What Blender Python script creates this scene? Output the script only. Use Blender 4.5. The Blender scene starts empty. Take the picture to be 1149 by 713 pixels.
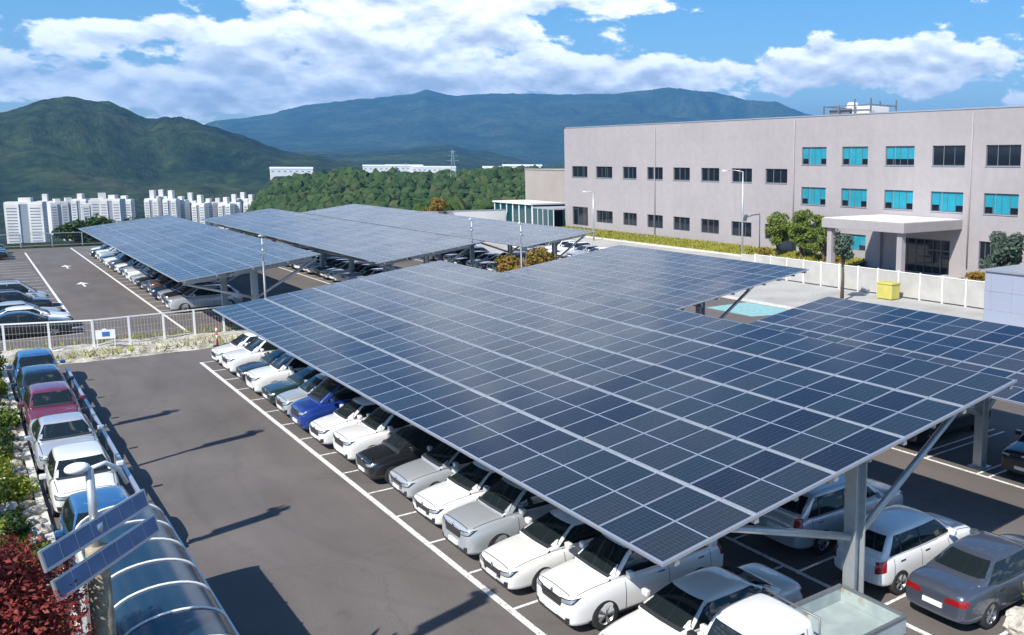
import bpy, bmesh, math, random
import numpy as np
from mathutils import Vector, Matrix, noise
from mathutils.bvhtree import BVHTree

rnd = random.Random(7)
sc = bpy.context.scene
COL = sc.collection
PI = math.pi

# ------------------------------------------------------------------ materials
def new_mat(name):
    m = bpy.data.materials.new(name); m.use_nodes = True
    nt = m.node_tree; b = nt.nodes['Principled BSDF']
    return m, nt, b

def simple(name, col, rough=0.6, metal=0.0, coat=0.0, spec=0.5, var=0.0, scale=8.0, bump=0.0):
    m, nt, b = new_mat(name)
    b.inputs['Roughness'].default_value = rough
    b.inputs['Metallic'].default_value = metal
    b.inputs['Coat Weight'].default_value = coat
    b.inputs['Coat Roughness'].default_value = 0.04
    b.inputs['Specular IOR Level'].default_value = spec
    b.inputs['Base Color'].default_value = (*col, 1)
    if var > 0 or bump > 0:
        tc = nt.nodes.new('ShaderNodeTexCoord'); nz = nt.nodes.new('ShaderNodeTexNoise')
        nz.inputs['Scale'].default_value = scale; nz.inputs['Detail'].default_value = 6
        nt.links.new(tc.outputs['Object'], nz.inputs['Vector'])
        if var > 0:
            mx = nt.nodes.new('ShaderNodeMix'); mx.data_type = 'RGBA'
            mx.inputs['A'].default_value = (*[c*(1-var) for c in col], 1)
            mx.inputs['B'].default_value = (*[min(1, c*(1+var)) for c in col], 1)
            nt.links.new(nz.outputs['Fac'], mx.inputs['Factor'])
            nt.links.new(mx.outputs['Result'], b.inputs['Base Color'])
        if bump > 0:
            bp = nt.nodes.new('ShaderNodeBump'); bp.inputs['Strength'].default_value = bump
            bp.inputs['Distance'].default_value = 0.02
            nt.links.new(nz.outputs['Fac'], bp.inputs['Height'])
            nt.links.new(bp.outputs['Normal'], b.inputs['Normal'])
    return m

def ramp_mat(name, stops, scale=1.0, rough=0.9, detail=8, coord='Object', bump=0.0, bdist=0.02, bscale=None, scale2=None, mul2=0.3, spec=0.3):
    """noise driven colour ramp, optional second finer noise multiplied in, bump"""
    m, nt, b = new_mat(name); N = nt.nodes; L = nt.links
    b.inputs['Roughness'].default_value = rough
    b.inputs['Specular IOR Level'].default_value = spec
    if coord == 'Object': tc = N.new('ShaderNodeTexCoord'); src = tc.outputs['Object']
    else: g = N.new('ShaderNodeNewGeometry'); src = g.outputs['Position']
    nz = N.new('ShaderNodeTexNoise'); nz.inputs['Scale'].default_value = scale; nz.inputs['Detail'].default_value = detail
    L.new(src, nz.inputs['Vector'])
    cr = N.new('ShaderNodeValToRGB'); e = cr.color_ramp.elements
    while len(e) < len(stops): e.new(0.5)
    for i, (p, c) in enumerate(stops): e[i].position = p; e[i].color = (*c, 1)
    L.new(nz.outputs['Fac'], cr.inputs['Fac']); out = cr.outputs['Color']
    if scale2:
        n2 = N.new('ShaderNodeTexNoise'); n2.inputs['Scale'].default_value = scale2; n2.inputs['Detail'].default_value = 5
        L.new(src, n2.inputs['Vector'])
        mr = N.new('ShaderNodeMapRange'); mr.inputs['To Min'].default_value = 1-mul2; mr.inputs['To Max'].default_value = 1+mul2
        mr.inputs['From Min'].default_value = 0.3; mr.inputs['From Max'].default_value = 0.7
        L.new(n2.outputs['Fac'], mr.inputs['Value'])
        vm = N.new('ShaderNodeVectorMath'); vm.operation = 'SCALE'
        L.new(out, vm.inputs[0]); L.new(mr.outputs['Result'], vm.inputs['Scale']); out = vm.outputs['Vector']
    L.new(out, b.inputs['Base Color'])
    if bump > 0:
        n3 = N.new('ShaderNodeTexNoise'); n3.inputs['Scale'].default_value = bscale or scale*10; n3.inputs['Detail'].default_value = 6
        L.new(src, n3.inputs['Vector'])
        bp = N.new('ShaderNodeBump'); bp.inputs['Strength'].default_value = bump; bp.inputs['Distance'].default_value = bdist
        L.new(n3.outputs['Fac'], bp.inputs['Height']); L.new(bp.outputs['Normal'], b.inputs['Normal'])
    return m

M = {}
M['asphalt'] = ramp_mat('asphalt', [(0.3, (.112, .099, .092)), (0.5, (.133, .118, .110)), (0.72, (.152, .136, .127))], scale=.16, rough=.88, coord='pos', scale2=26, mul2=.13, bump=.35, bscale=60, bdist=.01)
def stain(mt):
    nt = mt.node_tree; N = nt.nodes; L = nt.links; b = N['Principled BSDF']; src = b.inputs['Base Color'].links[0].from_socket
    g = N.new('ShaderNodeNewGeometry'); mp = N.new('ShaderNodeMapping'); mp.inputs['Scale'].default_value = (.55, .12, 1); mp.inputs['Rotation'].default_value = (0, 0, .12); L.new(g.outputs['Position'], mp.inputs['Vector'])
    n = N.new('ShaderNodeTexNoise'); n.inputs['Scale'].default_value = 1.3; n.inputs['Detail'].default_value = 5; n.inputs['Distortion'].default_value = .6; L.new(mp.outputs[0], n.inputs['Vector'])
    n2 = N.new('ShaderNodeTexNoise'); n2.inputs['Scale'].default_value = .9; n2.inputs['Detail'].default_value = 7; n2.inputs['Roughness'].default_value = .65; L.new(g.outputs['Position'], n2.inputs['Vector'])
    r1 = N.new('ShaderNodeMapRange'); r1.inputs['From Min'].default_value = .35; r1.inputs['From Max'].default_value = .65; r1.inputs['To Min'].default_value = .91; r1.inputs['To Max'].default_value = 1.08; L.new(n.outputs['Fac'], r1.inputs['Value'])
    r2 = N.new('ShaderNodeMapRange'); r2.inputs['From Min'].default_value = .60; r2.inputs['From Max'].default_value = .72; r2.inputs['To Min'].default_value = 1.0; r2.inputs['To Max'].default_value = .80; L.new(n2.outputs['Fac'], r2.inputs['Value'])
    v = N.new('ShaderNodeTexVoronoi'); v.feature = 'DISTANCE_TO_EDGE'; v.inputs['Scale'].default_value = .11
    md = N.new('ShaderNodeMixRGB'); md.blend_type = 'ADD'; md.inputs['Fac'].default_value = 1.0; L.new(g.outputs['Position'], md.inputs[1]); L.new(n2.outputs['Color'], md.inputs[2]); L.new(md.outputs[0], v.inputs['Vector'])
    r3 = N.new('ShaderNodeMapRange'); r3.inputs['From Min'].default_value = .0; r3.inputs['From Max'].default_value = .0035; r3.inputs['To Min'].default_value = .86; r3.inputs['To Max'].default_value = 1.0; L.new(v.outputs['Distance'], r3.inputs['Value'])
    m1 = N.new('ShaderNodeMath'); m1.operation = 'MULTIPLY'; L.new(r1.outputs[0], m1.inputs[0]); L.new(r2.outputs[0], m1.inputs[1])
    m2 = N.new('ShaderNodeMath'); m2.operation = 'MULTIPLY'; L.new(m1.outputs[0], m2.inputs[0]); L.new(r3.outputs[0], m2.inputs[1])
    for cx_, cy_, R_ in ((-9, 38.5, 13.2), (-9, 38.5, 14.75), (-14, 52, 19.5), (-14, 52, 21.0), (24, 30, 17.6), (24, 30, 19.1)):
        dd = N.new('ShaderNodeVectorMath'); dd.operation = 'DISTANCE'; dd.inputs[1].default_value = (cx_, cy_, 0); L.new(g.outputs['Position'], dd.inputs[0])
        s1 = N.new('ShaderNodeMath'); s1.operation = 'SUBTRACT'; s1.inputs[1].default_value = R_; L.new(dd.outputs['Value'], s1.inputs[0])
        a1 = N.new('ShaderNodeMath'); a1.operation = 'ABSOLUTE'; L.new(s1.outputs[0], a1.inputs[0])
        q1 = N.new('ShaderNodeMapRange'); q1.inputs['From Min'].default_value = .05; q1.inputs['From Max'].default_value = .16; q1.inputs['To Min'].default_value = .945; q1.inputs['To Max'].default_value = 1.0; L.new(a1.outputs[0], q1.inputs['Value'])
        m3 = N.new('ShaderNodeMath'); m3.operation = 'MULTIPLY'; L.new(m2.outputs[0], m3.inputs[0]); L.new(q1.outputs[0], m3.inputs[1]); m2 = m3
    vm = N.new('ShaderNodeVectorMath'); vm.operation = 'SCALE'; L.new(src, vm.inputs[0]); L.new(m2.outputs[0], vm.inputs['Scale']); L.new(vm.outputs[0], b.inputs['Base Color'])
stain(M['asphalt'])
M['concrete'] = ramp_mat('concrete', [(0.3, (.33, .315, .29)), (0.6, (.43, .415, .385))], scale=.3, rough=.85, coord='pos', scale2=5, mul2=.12)
M['pale_kerb'] = ramp_mat('pale_kerb', [(0.3, (.50, .48, .42)), (0.6, (.62, .60, .55))], scale=1.2, rough=.8, coord='pos', scale2=9, mul2=.12)
M['rubble'] = ramp_mat('rubble', [(0.35, (.24, .22, .18)), (0.5, (.40, .37, .31)), (0.65, (.52, .49, .43))], scale=1.4, rough=.95, coord='pos', scale2=7, mul2=.25, bump=.8, bscale=6, bdist=.08)
M['soil'] = ramp_mat('soil', [(0.35, (.055, .06, .03)), (0.5, (.09, .085, .05)), (0.7, (.13, .11, .075))], scale=.5, rough=.95, coord='pos', scale2=8, mul2=.3, bump=.6, bscale=9, bdist=.05)
M['line_paint'] = ramp_mat('line_paint', [(0.38, (.45, .43, .40)), (0.46, (.74, .73, .70)), (1, (.80, .79, .76))], scale=9, rough=.6, coord='pos')
M['teal_paint'] = ramp_mat('teal_paint', [(0.35, (.20, .38, .38)), (0.6, (.27, .48, .48))], scale=3, rough=.7, coord='pos')
M['yellow_paint'] = simple('yellow_paint', (.50, .45, .11), .6, var=.25, scale=1.5)
M['galv'] = simple('galvanised_steel', (.50, .53, .54), .42, .55, var=.14, scale=5)
M['galv_dark'] = simple('weathered_steel', (.22, .23, .24), .5, .5, var=.2, scale=4)
M['alu'] = simple('aluminium_frame', (.62, .64, .68), .35, .7)
M['cable'] = simple('black_plastic', (.02, .02, .02), .5)
M['tyre'] = simple('tyre_rubber', (.022, .022, .023), .85)
M['rim'] = simple('alloy_rim', (.42, .43, .45), .3, .85)
M['dark_trim'] = simple('dark_trim', (.025, .026, .028), .55)
M['glass_dark'] = simple('car_glass', (.012, .018, .02), .04, 0, spec=.6)
M['head_lamp'] = simple('headlamp_lens', (.45, .47, .50), .08, .5, coat=1)
M['tail_lamp'] = simple('tail_lamp_lens', (.26, .008, .010), .12, 0, coat=1)
M['plate'] = simple('number_plate', (.75, .76, .74), .4)
M['chrome'] = simple('chrome', (.6, .6, .62), .12, 1)
M['bark'] = ramp_mat('bark', [(0.35, (.07, .05, .035)), (0.65, (.16, .125, .09))], scale=9, rough=.95, bump=.6, bscale=20)
M['wood_pole'] = ramp_mat('weathered_wood', [(0.3, (.20, .165, .11)), (0.5, (.31, .26, .18)), (0.7, (.38, .33, .24))], scale=7, rough=.85, scale2=40, mul2=.2)
M['white_paint'] = simple('white_painted_metal', (.80, .80, .78), .4, var=.05)
M['wall'] = ramp_mat('wall_panels', [(0.35, (.335, .306, .310)), (0.6, (.362, .332, .336))], scale=.12, rough=.75, coord='pos', scale2=1.5, mul2=.04)
def streaks(mt):
    nt = mt.node_tree; N = nt.nodes; L = nt.links; b = N['Principled BSDF']; src = b.inputs['Base Color'].links[0].from_socket
    g = N.new('ShaderNodeNewGeometry'); mp = N.new('ShaderNodeMapping'); mp.inputs['Scale'].default_value = (1, 1.6, .09); L.new(g.outputs['Position'], mp.inputs['Vector'])
    n = N.new('ShaderNodeTexNoise'); n.inputs['Scale'].default_value = 1.0; n.inputs['Detail'].default_value = 6; n.inputs['Roughness'].default_value = .65; L.new(mp.outputs[0], n.inputs['Vector'])
    r = N.new('ShaderNodeMapRange'); r.inputs['From Min'].default_value = .42; r.inputs['From Max'].default_value = .72; r.inputs['To Min'].default_value = 1.01; r.inputs['To Max'].default_value = .965; L.new(n.outputs['Fac'], r.inputs['Value'])
    vm = N.new('ShaderNodeVectorMath'); vm.operation = 'SCALE'; L.new(src, vm.inputs[0]); L.new(r.outputs[0], vm.inputs['Scale']); L.new(vm.outputs[0], b.inputs['Base Color'])
streaks(M['wall'])
M['wall_white'] = simple('white_render', (.72, .71, .69), .7, var=.06, scale=.8)
M['wall_warm'] = ramp_mat('annex_render', [(0.35, (.37, .32, .29)), (0.6, (.41, .36, .325))], scale=.2, rough=.8, coord='pos')
M['win_dark'] = simple('window_glass_dark', (.010, .014, .022), .05, spec=.7)
M['win_teal'] = simple('window_glass_teal', (.025, .27, .36), .08, spec=.8, var=.25, scale=1.1)
M['win_frame'] = simple('window_frame', (.10, .12, .14), .4)
M['roof_membrane'] = simple('roof_membrane', (.35, .35, .34), .85, var=.1, scale=.5)
M['poly'] = simple('smoked_polycarbonate', (.012, .034, .062), .2, spec=.35, var=.25, scale=1.2)
M['rock'] = ramp_mat('pale_granite', [(0.3, (.30, .27, .22)), (0.5, (.46, .43, .37)), (0.7, (.60, .57, .50))], scale=2.2, rough=.9, scale2=14, mul2=.2, bump=.7, bscale=9, bdist=.05)
M['red_paint'] = simple('red_paint', (.60, .08, .04), .45)
M['blue_paint'] = simple('blue_sign_paint', (.05, .16, .45), .4)
M['apt'] = ramp_mat('apartment_paint', [(0.35, (.58, .56, .53)), (0.6, (.74, .73, .69))], scale=.035, rough=.8, coord='pos')
M['apt_glazing'] = simple('apartment_glazing', (.25, .27, .30), .4)  # even glazing tone of the apartment and factory window bands
M['factory'] = simple('factory_cladding', (.66, .68, .68), .6, var=.06, scale=.05)
M['led'] = simple('lamp_head_plastic', (.78, .79, .80), .3)

def paint(name, col, metal=0.0, rough=.28):
    m = simple('paint_'+name, col, rough, metal, coat=1.0)
    return m
P = dict(white=paint('white', (.80, .80, .79)), pearl=paint('pearl', (.74, .74, .71)), silver=paint('silver', (.52, .55, .58), .4, .32),
         grey=paint('grey', (.085, .10, .135), .45, .3), black=paint('black', (.012, .013, .016)), green=paint('dark_green', (.012, .03, .028)),
         blue=paint('blue', (.012, .045, .26), .2), navy=paint('navy', (.012, .03, .07), .2), red=paint('red', (.22, .02, .03)),
         maroon=paint('pink', (.15, .022, .045)), sky=paint('mid_blue', (.03, .12, .28), .2), brown=paint('brown', (.13, .07, .05), .2))

def leaf_mat(name, cols, trans=.25):
    m, nt, b = new_mat(name); N = nt.nodes; L = nt.links
    g = N.new('ShaderNodeNewGeometry')
    cr = N.new('ShaderNodeValToRGB'); e = cr.color_ramp.elements
    while len(e) < len(cols): e.new(.5)
    for i, c in enumerate(cols): e[i].position = i/(len(cols)-1); e[i].color = (*c, 1)
    L.new(g.outputs['Random Per Island'], cr.inputs['Fac'])
    L.new(cr.outputs['Color'], b.inputs['Base Color']); b.inputs['Roughness'].default_value = .6
    b.inputs['Specular IOR Level'].default_value = .25
    t = N.new('ShaderNodeBsdfTranslucent'); L.new(cr.outputs['Color'], t.inputs['Color'])
    mx = N.new('ShaderNodeMixShader'); mx.inputs['Fac'].default_value = trans
    L.new(b.outputs[0], mx.inputs[1]); L.new(t.outputs[0], mx.inputs[2])
    L.new(mx.outputs[0], N['Material Output'].inputs['Surface'])
    return m
M['leaf_green'] = leaf_mat('leaves_green', [(.05, .10, .015), (.09, .17, .02), (.16, .24, .04), (.07, .12, .02)])
M['leaf_dark'] = leaf_mat('leaves_dark_green', [(.02, .05, .012), (.04, .08, .02), (.06, .10, .03)])
M['leaf_red'] = leaf_mat('leaves_red', [(.16, .018, .02), (.26, .035, .03), (.34, .09, .06), (.10, .02, .02), (.30, .05, .04)])
M['leaf_rust'] = leaf_mat('leaves_rust', [(.24, .07, .03), (.20, .12, .03), (.14, .13, .03), (.28, .05, .03)])
M['leaf_lime'] = leaf_mat('leaves_lime', [(.20, .28, .03), (.30, .32, .04), (.14, .22, .03)])
M['leaf_yellow'] = leaf_mat('leaves_yellow', [(.30, .20, .03), (.20, .19, .04), (.34, .15, .03), (.12, .15, .03)])
M['leaf_cloud'] = leaf_mat('leaves_olive', [(.13, .20, .03), (.20, .27, .05), (.06, .11, .02), (.26, .29, .06)])
M['leaf_grey'] = leaf_mat('leaves_grey_green', [(.10, .14, .10), (.06, .10, .07), (.16, .20, .16)])
M['grass'] = leaf_mat('grass_blades', [(.12, .17, .02), (.22, .25, .03), (.32, .31, .05), (.09, .14, .02)], .15)
M['grass_y'] = leaf_mat('lawn_blades', [(.26, .27, .04), (.36, .34, .06), (.20, .22, .04)], .15)

# module glass: dark cells, fine grid, mid line; per module tint
def module_mat():
    m, nt, b = new_mat('solar_cells'); N = nt.nodes; L = nt.links
    tc = N.new('ShaderNodeUVMap'); tc.uv_map = 'UVMap'
    sp = N.new('ShaderNodeSeparateXYZ'); L.new(tc.outputs['UV'], sp.inputs[0])
    def math_(op, a, bv=None):
        n = N.new('ShaderNodeMath'); n.operation = op
        for i, v in enumerate((a, bv)):
            if v is None: continue
            if isinstance(v, (int, float)): n.inputs[i].default_value = v
            else: L.new(v, n.inputs[i])
        return n.outputs[0]
    # uv in metres: u along the module's long side (0..2.12), v along its short side (0..1)
    def line(s, period, w):
        f = math_('FRACT', math_('DIVIDE', s, period))
        d = math_('MINIMUM', f, math_('SUBTRACT', 1.0, f))
        return math_('LESS_THAN', d, w/period/2)
    cu = line(sp.outputs['X'], .0883, .004); cv = line(sp.outputs['Y'], .1667, .006)
    bus = line(sp.outputs['Y'], .0278, .0022)
    mid = math_('LESS_THAN', math_('ABSOLUTE', math_('SUBTRACT', sp.outputs['X'], 1.06)), .017)
    grid = math_('MULTIPLY', math_('MAXIMUM', cu, cv), .28)
    g2 = math_('MAXIMUM', math_('MAXIMUM', grid, math_('MULTIPLY', bus, .18)), mid)
    at = N.new('ShaderNodeAttribute'); at.attribute_name = 'tint'
    base = N.new('ShaderNodeValToRGB'); be = base.color_ramp.elements
    for _ in range(3): be.new(.5)
    for i_, (p_, c_) in enumerate([(0, (.006, .009, .020)), (.35, (.012, .018, .034)), (.6, (.016, .026, .034)), (.82, (.034, .034, .044)), (1, (.040, .037, .044))]): be[i_].position = p_; be[i_].color = (*c_, 1)
    L.new(at.outputs['Fac'], base.inputs['Fac'])
    mx = N.new('ShaderNodeMix'); mx.data_type = 'RGBA'; mx.inputs['B'].default_value = (.26, .30, .38, 1)
    L.new(base.outputs['Color'], mx.inputs['A']); L.new(g2, mx.inputs['Factor'])
    L.new(mx.outputs['Result'], b.inputs['Base Color'])
    b.inputs['Roughness'].default_value = .16; b.inputs['Specular IOR Level'].default_value = .30
    b.inputs['IOR'].default_value = 1.5
    # anti-soiling texture: faint dust film
    nz = N.new('ShaderNodeTexNoise'); nz.inputs['Scale'].default_value = .35; nz.inputs['Detail'].default_value = 5
    gp = N.new('ShaderNodeNewGeometry'); L.new(gp.outputs['Position'], nz.inputs['Vector'])
    mr = N.new('ShaderNodeMapRange'); mr.inputs['To Min'].default_value = .10; mr.inputs['To Max'].default_value = .26
    L.new(nz.outputs['Fac'], mr.inputs['Value']); L.new(mr.outputs['Result'], b.inputs['Roughness'])
    return m
M['cells'] = module_mat()

# ------------------------------------------------------------------ mesh helpers
def link(name, me, mats=None, parent=None, loc=None, rot=None):
    o = bpy.data.objects.new(name, me); COL.objects.link(o)
    if mats:
        for m in (mats if isinstance(mats, (list, tuple)) else [mats]): me.materials.append(m)
    if parent: o.parent = parent
    if loc: o.location = loc
    if rot: o.rotation_euler = rot
    return o
def tag(o, label=None, cat=None, group=None, kind=None):
    if label: o['label'] = label
    if cat: o['category'] = cat
    if group: o['group'] = group
    if kind: o['kind'] = kind
    return o
def thing(name, label, cat, loc=(0, 0, 0), rz=0, group=None):
    o = bpy.data.objects.new(name, None); COL.objects.link(o); o.empty_display_size = .3
    o.location = loc; o.rotation_euler = (0, 0, rz)
    return tag(o, label, cat, group)

class MB:
    """collects verts/faces/material indices -> one mesh"""
    def __init__(s): s.v = []; s.f = []; s.m = []; s.sm = []
    def add(s, vs, fs, mi=0, smooth=False):
        n = len(s.v); s.v += [tuple(v) for v in vs]
        for f in fs: s.f.append(tuple(i+n for i in f)); s.m.append(mi); s.sm.append(smooth)
        return s
    def box(s, x0, x1, y0, y1, z0, z1, mi=0, M_=None):
        vs = [Vector((x, y, z)) for z in (z0, z1) for y in (y0, y1) for x in (x0, x1)]
        if M_: vs = [M_ @ v for v in vs]
        return s.add(vs, [(0, 2, 3, 1), (4, 5, 7, 6), (0, 1, 5, 4), (2, 6, 7, 3), (0, 4, 6, 2), (1, 3, 7, 5)], mi)
    def beam(s, a, b, w, h, mi=0, up=(0, 0, 1)):
        a = Vector(a); b = Vector(b); d = (b-a).normalized(); u = Vector(up)
        r = d.cross(u)
        if r.length < 1e-4: r = d.cross(Vector((0, 1, 0)))
        r.normalize(); u = r.cross(d)
        vs = []
        for q in (a, b):
            for i, j in ((-1, -1), (1, -1), (1, 1), (-1, 1)): vs.append(q + r*(w/2*i) + u*(h/2*j))
        return s.add(vs, [(0, 1, 2, 3), (7, 6, 5, 4), (0, 4, 5, 1), (1, 5, 6, 2), (2, 6, 7, 3), (3, 7, 4, 0)], mi)
    def tube(s, pts, rad, n=10, mi=0, cap=True):
        pts = [Vector(q) for q in pts]; rs = rad if isinstance(rad, (list, tuple)) else [rad]*len(pts)
        vs = []; fs = []; ref = None
        for i, q in enumerate(pts):
            d = (pts[min(i+1, len(pts)-1)]-pts[max(i-1, 0)]).normalized()
            r = d.cross(Vector((0, 0, 1))) if abs(d.z) < .95 else d.cross(Vector((0, 1, 0)))
            r.normalize(); u = r.cross(d)
            for k in range(n):
                a = 2*PI*k/n; vs.append(q + (r*math.cos(a)+u*math.sin(a))*rs[i])
        for i in range(len(pts)-1):
            for k in range(n):
                a = i*n+k; b = i*n+(k+1) % n; fs.append((a, b, b+n, a+n))
        if cap: fs.append(tuple(range(n-1, -1, -1))); fs.append(tuple(range((len(pts)-1)*n, len(pts)*n)))
        return s.add(vs, fs, mi, True)
    def quad(s, a, b, c, d, mi=0): return s.add([a, b, c, d], [(0, 1, 2, 3)], mi)
    def mesh(s, name):
        me = bpy.data.meshes.new(name); me.from_pydata(s.v, [], s.f)
        me.polygons.foreach_set('material_index', s.m); me.polygons.foreach_set('use_smooth', s.sm)
        me.validate(); me.update(); return me
    def build(s, name, mats, parent=None, loc=None, rot=None): return link(name, s.mesh(name), mats, parent, loc, rot)

def copy_tree(o, parent=None):
    kids = list(o.children)
    c = o.copy(); COL.objects.link(c); c.parent = parent
    for k in kids: copy_tree(k, c)
    return c

def bevel_mesh(me, w=.02, seg=2):
    bm = bmesh.new(); bm.from_mesh(me)
    bmesh.ops.bevel(bm, geom=list(bm.edges), offset=w, segments=seg, affect='EDGES', profile=.7)
    bm.to_mesh(me); bm.free(); return me

def eval_mods(o):
    dg = bpy.context.evaluated_depsgraph_get(); dg.update()
    me = bpy.data.meshes.new_from_object(o.evaluated_get(dg)); return me
# ------------------------------------------------------------------ tuning
HAZE_D, HAZE_C = 1.05e-4, (.16, .50, 1.0)
SKY_S, CLOUD_S, SUN_S, EXPO = .105, 1.55, 5.0, .60
# cloud banks as (azimuth, sine of elevation, half widths, amount)
CLOUDS = [(21, .13, 10, .09, .75), (27, .27, 9, .11, .6), (5.5, .115, 6, .018, .55), (36, .095, 6, .020, .75), (52, .10, 8.5, .030, .75), (34, .165, 3, .012, .4), (9, .062, 7, .014, .5), (17, .075, 7, .016, .5), (30, .088, 8, .012, .4),
          (15, .07, 14, .02, .45), (90, .2, 30, .08, .4), (-60, .25, 40, .1, .4), (180, .3, 60, .15, .4), (3, .165, 6.5, .04, -1.0), (46, .17, 9, .03, -.5)]
M['win_teal_dark'] = simple('lobby_glass', (.01, .06, .07), .06, spec=.8)
M['lawn_soil'] = simple('lawn_ground', (.25, .25, .07), .95, var=.25, scale=1.5)
M['shed'] = simple('shed_cladding', (.30, .33, .42), .5, var=.08, scale=.6)
M['joint'] = simple('joint_sealant', (.36, .33, .33), .8)
# ------------------------------------------------------------------ vehicles
def lerp(tab, s):
    if s <= tab[0][0]: return tab[0][1]
    for (a, va), (b, vb) in zip(tab, tab[1:]):
        if s <= b: return va+(vb-va)*(s-a)/(b-a)
    return tab[-1][1]

SPECS = {
 'sedan': dict(L=4.72, W=1.84, H=1.45, top=[(0, .67), (.04, .73), (.15, .78), (.6, .865), (1.15, .93), (1.6, .95), (3.6, .99), (4.1, 1.03), (4.5, 1.02), (4.66, .97), (4.72, .86)],
               gh=(1.12, 1.95, 3.15, 4.02), belt=.95, roofw=.58, R=.335, wx=(.92, 3.74)),
 'suv': dict(L=4.5, W=1.86, H=1.66, top=[(0, .80), (.03, .90), (.12, .95), (.5, 1.02), (1.05, 1.07), (1.6, 1.08), (3.6, 1.12), (4.1, 1.12), (4.36, 1.08), (4.5, .9)],
             gh=(1.05, 1.75, 3.75, 4.32), belt=1.07, roofw=.64, R=.36, wx=(.88, 3.56)),
 'hatch': dict(L=3.95, W=1.72, H=1.50, top=[(0, .70), (.04, .78), (.15, .84), (.6, .92), (.95, .97), (1.5, .99), (3.3, 1.03), (3.7, 1.03), (3.85, .98), (3.95, .82)],
               gh=(.92, 1.62, 3.35, 3.83), belt=.97, roofw=.62, R=.31, wx=(.76, 3.22)),
 'van': dict(L=5.0, W=1.92, H=1.92, top=[(0, .75), (.06, .92), (.2, 1.0), (.5, 1.07), (.8, 1.13), (1.6, 1.15), (4.2, 1.17), (4.85, 1.16), (5.0, .98)],
             gh=(.70, 1.62, 4.55, 4.93), belt=1.13, roofw=.74, R=.34, wx=(.88, 3.9)),
}
def body_mesh(sp):
    L, W, H = sp['L'], sp['W'], sp['H']; hw = W/2
    st = [0, .04, .12, .3, .6, .95, 1.3, 1.75, 2.3, 2.8, 3.3, 3.8]
    st = [s for s in st if s < L-.75]+[L-.7, L-.42, L-.2, L-.08, L-.02, L]
    wt = [(0, .74), (.04, .85), (.12, .915), (.3, .965), (.6, .99), (1.0, 1), (L-1.1, 1), (L-.6, .99), (L-.3, .965), (L-.1, .91), (L-.03, .85), (L, .76)]
    bt = [(0, .34), (.05, .25), (.2, .20), (.6, .19), (L-.6, .21), (L-.2, .26), (L, .36)]
    m = MB(); rings = []
    for s in st:
        w = hw*lerp(wt, s); t = lerp(sp['top'], s); b = lerp(bt, s); x = L/2-s
        half = [(0, t+.025), (.5*w, t+.016), (.80*w, t-.004), (.93*w, t-.055), (.992*w, b+(t-b)*.70), (1.0*w, b+(t-b)*.50), (.985*w, b+(t-b)*.22), (.95*w, b+.02), (.5*w, b)]
        ring = [(x, y, z) for y, z in half]+[(x, 0, b)]+[(x, -y, z) for y, z in reversed(half[1:])]
        rings.append(ring)
    n = len(rings[0]); vs = [v for r in rings for v in r]; fs = []
    for i in range(len(rings)-1):
        for k in range(n): a = i*n+k; c = i*n+(k+1) % n; fs.append((a, a+n, c+n, c))
    fs.append(tuple(range(n))); fs.append(tuple(range(len(vs)-1, len(vs)-1-n, -1)))
    m.add(vs, fs, 0, True)
    # greenhouse
    c0, c1, c2, c3 = sp['gh']; belt = sp['belt']; rw = sp['roofw']*hw/.64*1.0
    zr = [(c0-.02, belt+.015), (c0+.03, belt+.06), (c1-.10, H-.10), (c1+.04, H-.022), (c1+.45, H), ((c1+c2)/2+.2, H), (c2-.25, H-.02), (c2+.02, H-.06), (c2+.14, H-.15), (c3-.04, belt+.12), (c3+.02, belt+.06)]
    rings = []
    for i, (s, z) in enumerate(zr):
        x = L/2-s; f = (z-belt)/(H-belt)
        e = 1-.10*abs((s-(c1+c2)/2)/((c3-c0)/2))**2
        wb = hw*.945*e; wtop = (wb*(1-f)+sp['roofw']*hw*1.18*e*f)*.99
        wm = wb*.45+wtop*.55; zb = belt-.05 if i not in (0,) else belt-.06
        half = [(0, z+.012), (.55*wtop, z+.004), (.90*wtop, z-.022*f-.002), (wtop, z-.075*f-.005), (wm+.012, belt+(z-belt)*.42), (wb, belt+.0), (wb*.98, zb-.03)]
        rings.append([(x, y, q) for y, q in half]+[(x, 0, zb-.05)]+[(x, -y, q) for y, q in reversed(half[1:])])
    n = len(rings[0]); vs = [v for r in rings for v in r]; fs = []
    for i in range(len(rings)-1):
        for k in range(n): a = i*n+k; c = i*n+(k+1) % n; fs.append((a, a+n, c+n, c))
    fs.append(tuple(range(n))); fs.append(tuple(range(len(vs)-1, len(vs)-1-n, -1)))
    m.add(vs, fs, 0, True)
    o = m.build('tmp', [P['white'], M['dark_trim']])
    sd = o.modifiers.new('s', 'SUBSURF'); sd.levels = 2
    me = eval_mods(o); bpy.data.objects.remove(o)
    o = bpy.data.objects.new('tmp', me); COL.objects.link(o)
    # wheel arches
    cm = MB()
    for sx in sp['wx']:
        for sy in (-1, 1):
            R = sp['R']+.055; n = 28; y0, y1 = sy*(hw-.30), sy*(hw+.25); vs = []
            for y in (y0, y1):
                for k in range(n): a = 2*PI*k/n; vs.append((L/2-sx+R*math.cos(a), y, sp['R']+R*math.sin(a)))
            fs = [(k, (k+1) % n, n+(k+1) % n, n+k) for k in range(n)]+[tuple(range(n-1, -1, -1)), tuple(range(n, 2*n))]
            if sy < 0: fs = [f[::-1] for f in fs]
            cm.add(vs, fs, 1)
    c = cm.build('cut', [P['white'], M['dark_trim']])
    bo = o.modifiers.new('b', 'BOOLEAN'); bo.operation = 'DIFFERENCE'; bo.object = c; bo.solver = 'EXACT'; bo.use_self = True
    me = eval_mods(o)
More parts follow.
